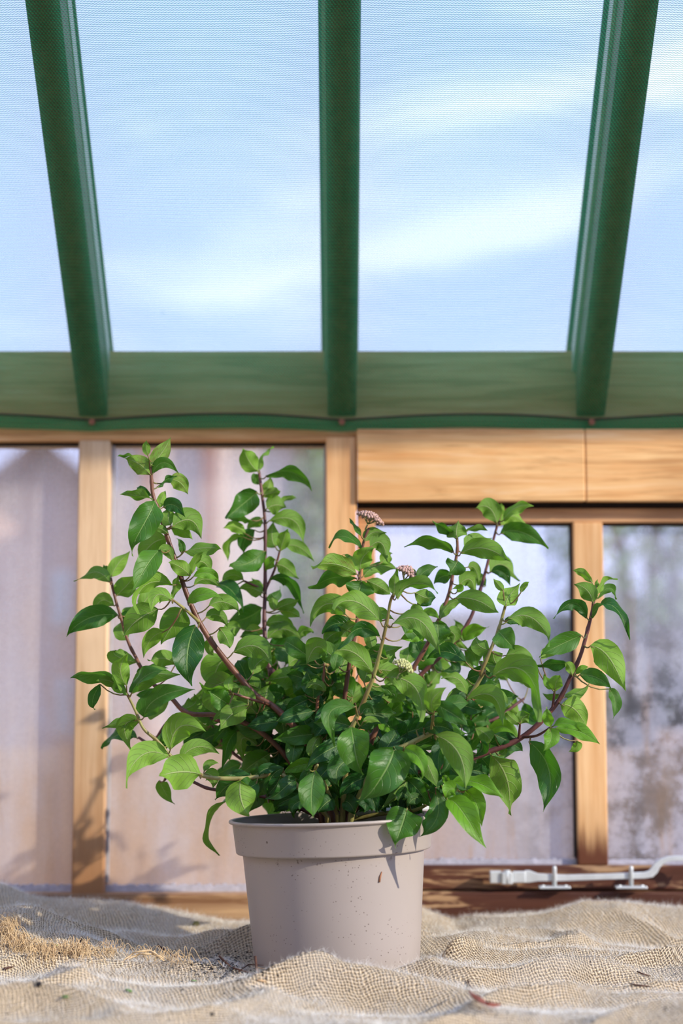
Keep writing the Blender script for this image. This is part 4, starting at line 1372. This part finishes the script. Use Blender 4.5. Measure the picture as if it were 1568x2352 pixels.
def add_leaf(b2, m2, t2, wpx, side, dz, r, maxd=None):
    dd = (SPX[:, 0] - b2[0])**2 + (SPX[:, 1] - b2[1])**2
    k = int(np.argmin(dd)); sp = stem_pts[k]
    Yb = sp[2] + dz * 0.01 + r.uniform(-.004, .004)
    Yb = min(2.27, max(1.80, Yb))
    Lm = math.hypot(t2[0] - b2[0], t2[1] - b2[1]) * Yb / F
    sgn = -1 if dz < -1.5 else (1 if dz > 0.5 else r.choice((-1, 1)))
    dY = sgn * Lm * r.uniform(0.15, 0.55)
    B = px(b2[0], b2[1], Yb); M = px(m2[0], m2[1], Yb + dY * .5); T = px(t2[0], t2[1], min(2.345, Yb + dY))
    W = wpx * 1.10 * Yb / F
    yg = YOUNG[side] + r.uniform(-.12, .12); yg = min(1, max(0, yg))
    g_ = leaf_geo(B, M, T, W, side in 'tTd', yg, 1.0 if side == 'b' else (0.25 if r.random() < .08 else 0.0), r)
    # petiole
    c0 = sp[4]; mid = (c0 + B) * .5 + Vector((0, 0, -0.15 * (B - c0).length))
    pr = MB(); blade_dir = (M - B).normalized() * 0.004
    rp = 0.0009 if (B - c0).length < 0.05 else 0.0012
    pts_ = [c0 * (1 - k_)**2 + (mid * 2 - (c0 + B) * .5) * 2 * k_ * (1 - k_) + B * k_**2 for k_ in (0, .25, .5, .75, 1)] + [B + blade_dir]
    pr.tube(pts_, [rp * 1.2, rp, rp * .9, rp * .85, rp * .8, rp * .3], 6)
    leaves.append((g_[4], sp[3], g_, pr, side))
rl = random.Random(21)
cur = 'A'
for ln in LEAVES.strip().splitlines():
    tk = ln.split()
    if len(tk) == 1: cur = tk[0]; continue
    v = [float(a) for a in tk[:7]]; side = tk[7]; dz = float(tk[8]) if len(tk) > 8 else rl.uniform(-1, 1)
    add_leaf(cpx(cur, v[0], v[1]), cpx(cur, v[2], v[3]), cpx(cur, v[4], v[5]), v[6] / CR[cur][2], side, dz, rl)
n_traced = len(leaves)
# inner foliage that closes the heart of the shrub, leaf pairs on the inner lengths of the stems
rf = random.Random(5)
cand = [s for s in stem_pts if 1420 < s[1] < 1850 and 470 < s[0] < 1230]
for _ in range(620):
    s = rf.choice(cand)
    cx_, cy_ = s[0] + rf.gauss(0, 34), s[1] + rf.gauss(0, 24)
    e = ((cx_ - 800) / 330) ** 2 + ((cy_ - 1670) / 190) ** 2
    if e > 1.05 or cy_ > 1845: continue
    an = math.atan2(cy_ - 1700, cx_ - 790) + rf.gauss(0, 1.0)
    L = rf.uniform(52, 100)
    tx, ty = cx_ + math.cos(an) * L, cy_ + math.sin(an) * L * .8 + rf.uniform(0, 25)
    if cy_ > 1740: ty = cy_ + abs(ty - cy_) * 0.6 + 18
    if ty > 1880: continue
    mx, my = (cx_ + tx) / 2 + rf.gauss(0, 5), (cy_ + ty) / 2 - rf.uniform(0, 12)
    top = cy_ > 1640
    side = rf.choice('ddtd') if top else rf.choice('uudt')
    add_leaf((cx_, cy_), (mx, my), (tx, ty), L * rf.uniform(.38, .55), side, rf.uniform(-1, 6) if cy_ > 1600 else rf.uniform(1, 7), rf)
cand2 = [s for s in stem_pts if 1700 < s[1] < 1850 and 560 < s[0] < 980]
for _ in range(95):
    s = rf.choice(cand2)
    cx_, cy_ = s[0] + rf.gauss(0, 40), min(1835, s[1] + rf.gauss(0, 25))
    if not 585 < cx_ < 965: continue
    L = rf.uniform(50, 85); an = PI / 2 + (800 - cx_) / 300 + rf.gauss(0, .45)
    if cx_ < 800: an = PI / 2 + abs(an - PI / 2)
    tx, ty = cx_ + math.cos(an) * L, min(1866, cy_ + abs(math.sin(an)) * L)
    add_leaf((cx_, cy_), ((cx_ + tx) / 2 + rf.gauss(0, 6), (cy_ + ty) / 2 - 4), (tx, ty), L * rf.uniform(.4, .55), rf.choice('ddd'), rf.uniform(-3, 6), rf)
order = sorted(range(len(leaves)), key=lambda i: -leaves[i][0] if i < n_traced else 1)
single = set(order[:100])
rest = MB(); rest_pet = {}
for i, (ar, si, g_, pr, sd_) in enumerate(leaves):
    vs, fs, uv, c_, _ = g_
    if i in single:
        q = MB(); q.add(vs, fs, uv, 0, c_)
        q.add(pr.v, pr.f, None, 1, (0.5, 0.01, 0.5, 1))
        me = q.mesh('leaf', [LEAF, PETI], True)
        o = bpy.data.objects.new('leaf', me); C.objects.link(o)
        o.parent = stem_obj[si]
        o.matrix_parent_inverse = Matrix.Identity(4)
        if sd_ == 'b': o['label'] = 'bronze-mottled leaf'
        elif sd_ == 'd': o['label'] = 'dark glossy leaf'
    else:
        rest.add(vs, fs, uv, 0, c_); rest.add(pr.v, pr.f, None, 1, (0.5, 0.01, 0.5, 1))
o = rest.build('foliage', [LEAF, PETI], smooth=True); place(o, plant); o['kind'] = 'stuff'

# flower heads
BUDP = simple('dusky_pink_buds', (0.50, 0.32, 0.26), 0.6, 0.3, 0.35, 400)
BUDG = simple('cream_green_buds', (0.50, 0.52, 0.22), 0.55, 0.3, 0.25, 400)
STK = simple('flower_stalk', (0.22, 0.24, 0.09), 0.6, 0.3)
def flower(c, base, top, wpx, hpx, Y, m, nb, seed, label):
    r = random.Random(seed); q = MB()
    b0 = px(*cpx(c, *base), Y); t0 = px(*cpx(c, *top), Y)
    hw = wpx / 2 * Y / F / CR[c][2]
    ax = (t0 - b0).normalized()
    sideA = ax.cross(Vector((0, 1, 0))).normalized(); sideB = ax.cross(sideA)
    L = (t0 - b0).length; fork = b0 + ax * L * .35
    q.tube([b0, fork], [0.0011, 0.0010], 6, mi=1)
    arms = []
    for k in range(7):
        a = 2 * PI * k / 7; e = fork + ax * L * .45 + (sideA * math.cos(a) + sideB * math.sin(a)) * hw * .6
        q.tube([fork, (fork + e) / 2 - ax * .0008, e], [0.0007, 0.0006, 0.0005], 5, mi=1); arms.append(e)
    for i in range(nb):
        rr = math.sqrt((i + .5) / nb); a = i * 2.39996
        p = fork + ax * (L * .66 * (1 - .55 * rr * rr) + r.uniform(-.0008, .0008)) + (sideA * math.cos(a) + sideB * math.sin(a)) * hw * rr
        e = min(arms, key=lambda z_: (z_ - p).length)
        q.tube([e, p], [0.0004, 0.0004], 4, mi=1, cap=False)
        q.ball(p, r.uniform(.0013, .0018), 0, 7, 6, (1, 1, 1.15))
    o = q.build('flower_cluster', [m, STK], smooth=True, label=label); place(o, plant)
flower('B', (350, 245), (392, 150), 165, 90, 2.03, BUDP, 95, 1, 'dusky pink flower bud cluster')
flower('B', (555, 575), (615, 470), 150, 90, 1.93, BUDP, 85, 2, 'tan and cream flower bud cluster')
flower('B', (532, 1112), (588, 1010), 125, 90, 1.90, BUDG, 70, 3, 'yellow green flower bud cluster')
flower('B', (655, 1195), (690, 1140), 60, 50, 1.93, BUDG, 22, 4, 'small green flower bud cluster')

# ------------------------------------------------------------------ plant label across the back of the pot
q = MB(); p0 = px(868, 1852, 2.085); p1 = px(1072, 1845, 2.115)
dv = (p1 - p0); L_ = dv.length; dv.normalize(); sv = Vector((0, 0.8, 0.55)); sv = (sv - dv * sv.dot(dv)).normalized(); nv_ = dv.cross(sv)
pts = [(0, -1), (.03, -1), (.72, -1), (1, -.15), (1, .15), (.72, 1), (.03, 1), (0, 1)]
lo = [p0 + dv * (a * L_) + sv * (b_ * .0095) for a, b_ in pts]; hi = [p + nv_ * .0009 for p in lo]
n = len(pts); q.add(lo + hi, [tuple(range(n - 1, -1, -1)), tuple(range(n, 2 * n))] + [(i, (i + 1) % n, (i + 1) % n + n, i + n) for i in range(n)])
m, t, out = mat('white_label_plastic'); c = t.coord()
cc = t.mix(t.sstep(t.noise(c, 220, 3, .6), .60, .66), (0.80, 0.82, 0.86), (0.10, 0.09, 0.09))
t.l.new(principled(t, cc, 0.3, 0.5), out.inputs[0])
tag(q.build('plant_label', m), 'soil-speckled white plastic plant label lying across the back of the pot', 'plant label')

# ------------------------------------------------------------------ window stay on the casement's bottom rail
METAL = simple('white_painted_metal', (0.68, 0.72, 0.72), 0.35, 0.5, 0.10, 60, metallic=0.25)
stay = empty('window_stay', tuple(px(1160, 2030, 2.375))); tag(stay, 'white metal casement stay resting on two pegs along the window sill', 'window stay')
def sp_(name, mb, smooth=True, bevel=0): return place(mb.build(name, METAL, smooth=smooth, bevel=bevel), stay)
YS = 2.366
def P_(x, y, dy=0): return px(x, y, YS + dy)
q = MB()
def flat(q, pts, halfz, halfy):
    # bar of rectangular section following pts
    vs = []
    for i, (p, hz) in enumerate(zip(pts, halfz)):
        a = pts[max(0, i - 1)]; b_ = pts[min(len(pts) - 1, i + 1)]; d = (b_ - a).normalized(); n_ = Vector((-d.z, 0, d.x))
        if n_.z < 0: n_ = -n_
        for sy_, szz in ((-1, -1), (1, -1), (1, 1), (-1, 1)): vs.append(p + n_ * hz * szz + Vector((0, halfy * sy_, 0)))
    fs = []
    for i in range(len(pts) - 1):
        for k in range(4): fs.append((i*4+k, i*4+(k+1) % 4, (i+1)*4+(k+1) % 4, (i+1)*4+k))
    fs += [(3, 2, 1, 0), tuple((len(pts) - 1) * 4 + k for k in range(4))]
    q.add(vs, fs)
arm = [(1205, 2013), (1215, 2013), (1235, 2015), (1300, 2016), (1400, 2013), (1480, 2010), (1494, 2007), (1502, 1998), (1508, 1988), (1518, 1979), (1532, 1973), (1552, 1971), (1575, 1972), (1595, 1978), (1606, 1988), (1606, 1999), (1596, 2006)]
hz = [.0082, .0080, .0050, .0040, .0038, .0042, .0050, .0052, .0045, .0040, .0036, .0034, .0032, .0032, .0032, .0034, .0030]
flat(q, [P_(x, y) for x, y in arm], hz, .0030); sp_('arm', q, False, 0.0012)
q = MB(); a = P_(1125, 2028); b_ = P_(1152, 2001); q.box((a.x, YS - .004, a.z), (b_.x, YS + .012, b_.z))
sp_('hinge_plate', q, False, 0.001)
q = MB(); a = P_(1151, 2030); b_ = P_(1176, 2003); q.box((a.x, YS - .0075, a.z), (b_.x, YS + .004, b_.z)); sp_('hinge_block', q, False, 0.0012)
q = MB(); a = P_(1177, 2027); b_ = P_(1206, 2001); q.box((a.x, YS - .0045, a.z), (b_.x, YS + .0045, b_.z)); sp_('hinge_knuckle', q, False, 0.0012)
q = MB(); p = P_(1164, 2027, -.003); q.tube([p + Vector((0, 0, -.001)), p + Vector((0, 0, .016))], .0048, 16); sp_('hinge_pin', q)
for xx in (1273, 1449):
    q = MB(); a = P_(xx - 4.5, 2034); b_ = P_(xx + 4.5, 1990); pc = (a + b_) * .5
    ptop = P_(xx, 1991, -0.0045); pbt = P_(xx, 2036, -0.0045)
    q.tube([pbt, ptop + Vector((0, 0, -.002)), ptop + Vector((0, 0, .0005)), ptop + Vector((0, 0, .0012))], [.0028, .0028, .0024, .001], 14)
    pe = sp_('peg', q)
    q = MB(); c0 = P_(xx, 2036, -0.004); q.box((c0.x - .021, c0.y - .006, c0.z - .0028), (c0.x + .021, c0.y + .010, c0.z + .0005)); o = sp_('peg_plate', q, False, 0.001)
    # small screws
    for s_ in (-1, 1):
        q = MB(); q.tube([(c0.x + s_ * .015, c0.y + .001, c0.z + .0004), (c0.x + s_ * .015, c0.y + .001, c0.z + .0018)], [.0026, .002], 10)
        sc_o = q.build('screw', METAL, smooth=False); sc_o.parent = o
        

# ------------------------------------------------------------------ litter on the sacking
def litter_blade(name, pts, wd, Y, m, label, cat, lift=0.0015):
    P = [Vector(p) for p in pts]; n = len(P); vs = []; fs = []
    for i, p in enumerate(P):
        k = i / (n - 1); d = (P[min(n - 1, i + 1)] - P[max(0, i - 1)]).normalized(); s_ = d.cross(Vector((0, -.5, 1))).normalized()
        h = wd * (0.08 + math.sin(PI * k) ** .8)
        vs += [p - s_ * h, p + Vector((0, 0, -.0008)), p + s_ * h]
    for i in range(n - 1): fs += [(i*3, i*3+1, i*3+4, i*3+3), (i*3+1, i*3+2, i*3+5, i*3+4)]
    q = MB(); q.add(vs, fs); o = q.build(name, m, smooth=True)
    s2 = o.modifiers.new('thickness', 'SOLIDIFY'); s2.thickness = .0006
    tag(o, label, cat); return o
DRY = simple('dry_red_brown_leaf', (0.26, 0.075, 0.045), 0.45, 0.4, 0.35, 150)
pts = []
for k in range(9):
    f_ = k / 8; xx = 1076 + 74 * f_; yy = 2301 + 34 * f_ - 0 ; p = onh(xx, yy + 12 * math.sin(PI * f_) * .6); pts.append(p + Vector((0, 0, .0085 + .0025 * (1 - math.sin(PI * f_)))))
litter_blade('dry_leaf', pts, .0042, 0, DRY, 'curled red-brown dry leaf lying on the sacking right of the pot', 'leaf')
TW = simple('dark_twig', (0.10, 0.05, 0.035), 0.8, 0.2, 0.4, 200)
TWP = simple('pale_straw', (0.52, 0.36, 0.20), 0.8, 0.2, 0.3, 200)
def twig(pts, r, m, label, cat='twig', name='twig'):
    q = MB(); q.tube(pts, [r] * (len(pts) - 1) + [r * .4], 6); tag(q.build(name, m, smooth=True), label, cat)
def T_(x, y, Y): return px(x, y, Y)
twig([T_(586, 2196, 1.925), T_(589, 2225, 1.92), T_(600, 2262, 1.915)], .0016, TW, 'dark twig leaning upright against the left foot of the pot')
twig([onh(548, 2240, .004), onh(570, 2228, .006), T_(605, 2217, 1.905)], .0008, TW, 'thin dark twig crossing behind the upright one at the pot foot')
twig([T_(503, 2196, 1.96), T_(530, 2222, 1.955), onh(585, 2243, .001)], .0012, TW, 'long dark twig slanting down towards the left foot of the pot')
twig([T_(592, 2222, 1.915), T_(625, 2229, 1.91), T_(665, 2236, 1.905)], .0006, TWP, 'fine straw lying along the foot of the pot')
twig([T_(668, 2248, 1.893), T_(673, 2238, 1.893), T_(674, 2229, 1.893)], .0020, simple('bark_chip', (0.36, 0.17, 0.09), .8), 'short brown bark splinter standing at the pot foot behind the front fold', 'splinter', 'splinter')
twig([onh(590, 2256, .002), onh(600, 2259, .002), onh(612, 2262, .0015)], .0012, TWP, 'pale straw stub at the lower left foot of the pot')
twig([T_(500, 2206, 1.965), T_(512, 2222, 1.96), onh(522, 2240, .001)], .0006, TWP, 'pale grass stalk beside the long dark twig', 'stalk', 'stalk')
twig([onh(1362+ 100, 2236, .002), onh(1480, 2244, .002), onh(1494, 2247, .002)], .0009, TW, 'small dark twig on the sacking at the right edge')
twig([onh(1074, 2258, .002), onh(1078, 2268, .002), onh(1086, 2276, .002)], .0009, TW, 'small curved dark twig on the sacking right of the pot foot')
twig([onh(1446, 2266, .002), onh(1470, 2268, .002), onh(1498, 2270, .002)], .0008, TW, 'thin dark stalk lying flat near the right edge of the sacking')
twig([onh(8, 2231, .002), onh(20, 2228, .002), onh(30, 2227, .002)], .0014, TW, 'short dark twig on the sacking at the left edge')
twig([onh(362, 2182, .004), onh(385, 2196, .004), onh(408, 2210, .003)], .0012, TW, 'dark twig among the loose yarns left of the pot')
CRB = simple('black_compost_crumb', (0.018, 0.016, 0.018), 0.8, 0.3, 0.4, 300)
GRB = simple('green_leaf_bit', (0.12, 0.24, 0.06), 0.6, 0.3, 0.3, 200)
def crumb(x, y, r, m, label, name='compost_crumb', cat='crumb', sc_=(1.2, .9, .8)):
    p = onh(x, y); q = MB(); q.ball((0, 0, 0), r, 0, 8, 6, sc_)
    q.v = [tuple(Vector(v) * (1 + .25 * mnoise.noise((v[0] * 900 + x, v[1] * 900, v[2] * 900)))) for v in q.v]
    o = q.build(name, m, smooth=True); o.location = p + Vector((0, 0, r * .55)); o.rotation_euler = (0, rnd.uniform(-.5, .5), rnd.uniform(0, 3)); tag(o, label, cat)
crumb(186, 2167, .0030, CRB, 'black compost crumb on the sacking beside the frayed edge')
crumb(89, 2266, .0032, CRB, 'black compost crumb on the front fold at the left')
crumb(418, 2203, .0026, CRB, 'black crumb beside the loose yarns, nearest the pot')
crumb(487, 2335, .0020, CRB, 'tiny black crumb in the bottom foreground left of centre')
crumb(450, 2126, .0042, simple('olive_pellet', (0.22, 0.20, 0.07), .7), 'olive brown pellet on the sacking behind, left of the pot', 'seed_pellet', 'pellet')
crumb(150, 2296, .0035, GRB, 'green leaf scrap on the front sacking, left of its neighbour', 'leaf_scrap', 'leaf scrap', (1.4, 1, .3))
crumb(296, 2280, .0035, GRB, 'pale green leaf scrap on the front sacking below the loose yarns', 'leaf_scrap', 'leaf scrap', (1.4, .8, .3))
crumb(445, 2256, .0028, GRB, 'small green leaf scrap on the sacking nearest the pot', 'leaf_scrap', 'leaf scrap', (1.4, .8, .3))
crumb(128, 2177, .0032, GRB, 'green leaf scrap caught above the frayed edge', 'leaf_scrap', 'leaf scrap', (1.4, .8, .3))
# scattered compost grit near the pot's left foot: nobody could count it
r = random.Random(9); q = MB()
for _ in range(420):
    x = r.gauss(520, 55); y = r.gauss(2225, 20)
    p = onh(x, min(2300, max(2170, y)))
    if math.hypot(p.x - POTX, p.y - POTY) < .1: continue
    q.ball(p + Vector((0, 0, .0004)), r.uniform(.0004, .0013), 0, 5, 4, (1.3, 1, .7))
for _ in range(260):
    p = onh(r.uniform(0, 1560), r.uniform(2180, 2350)); 
    if math.hypot(p.x - POTX, p.y - POTY) < .1: continue
    q.ball(p + Vector((0, 0, .0004)), r.uniform(.0003, .0008), 0, 5, 4)
tag(q.build('compost_grit', CRB), 'scattered dark compost grit on the sacking left of the pot', 'grit', kind='stuff')
# brown splinter stuck to the pot's front
def on_pot(x, y):
    for i in range(400):
        Y = 1.88 + i * .0005; p = px(x, y, Y); z = p.z - ZB; rr = .0925 + (.1038 - .0925) * max(0, min(1, (z - .018) / .127))
        if math.hypot(p.x - POTX + z * .035, p.y - POTY) < rr + .0012: return p
    return p
twig([on_pot(871, 2026), on_pot(873, 2014), on_pot(877, 2002)], .0012, bpy.data.materials['bark_chip'], 'reddish splinter stuck on the front of the pot', 'splinter', 'splinter')
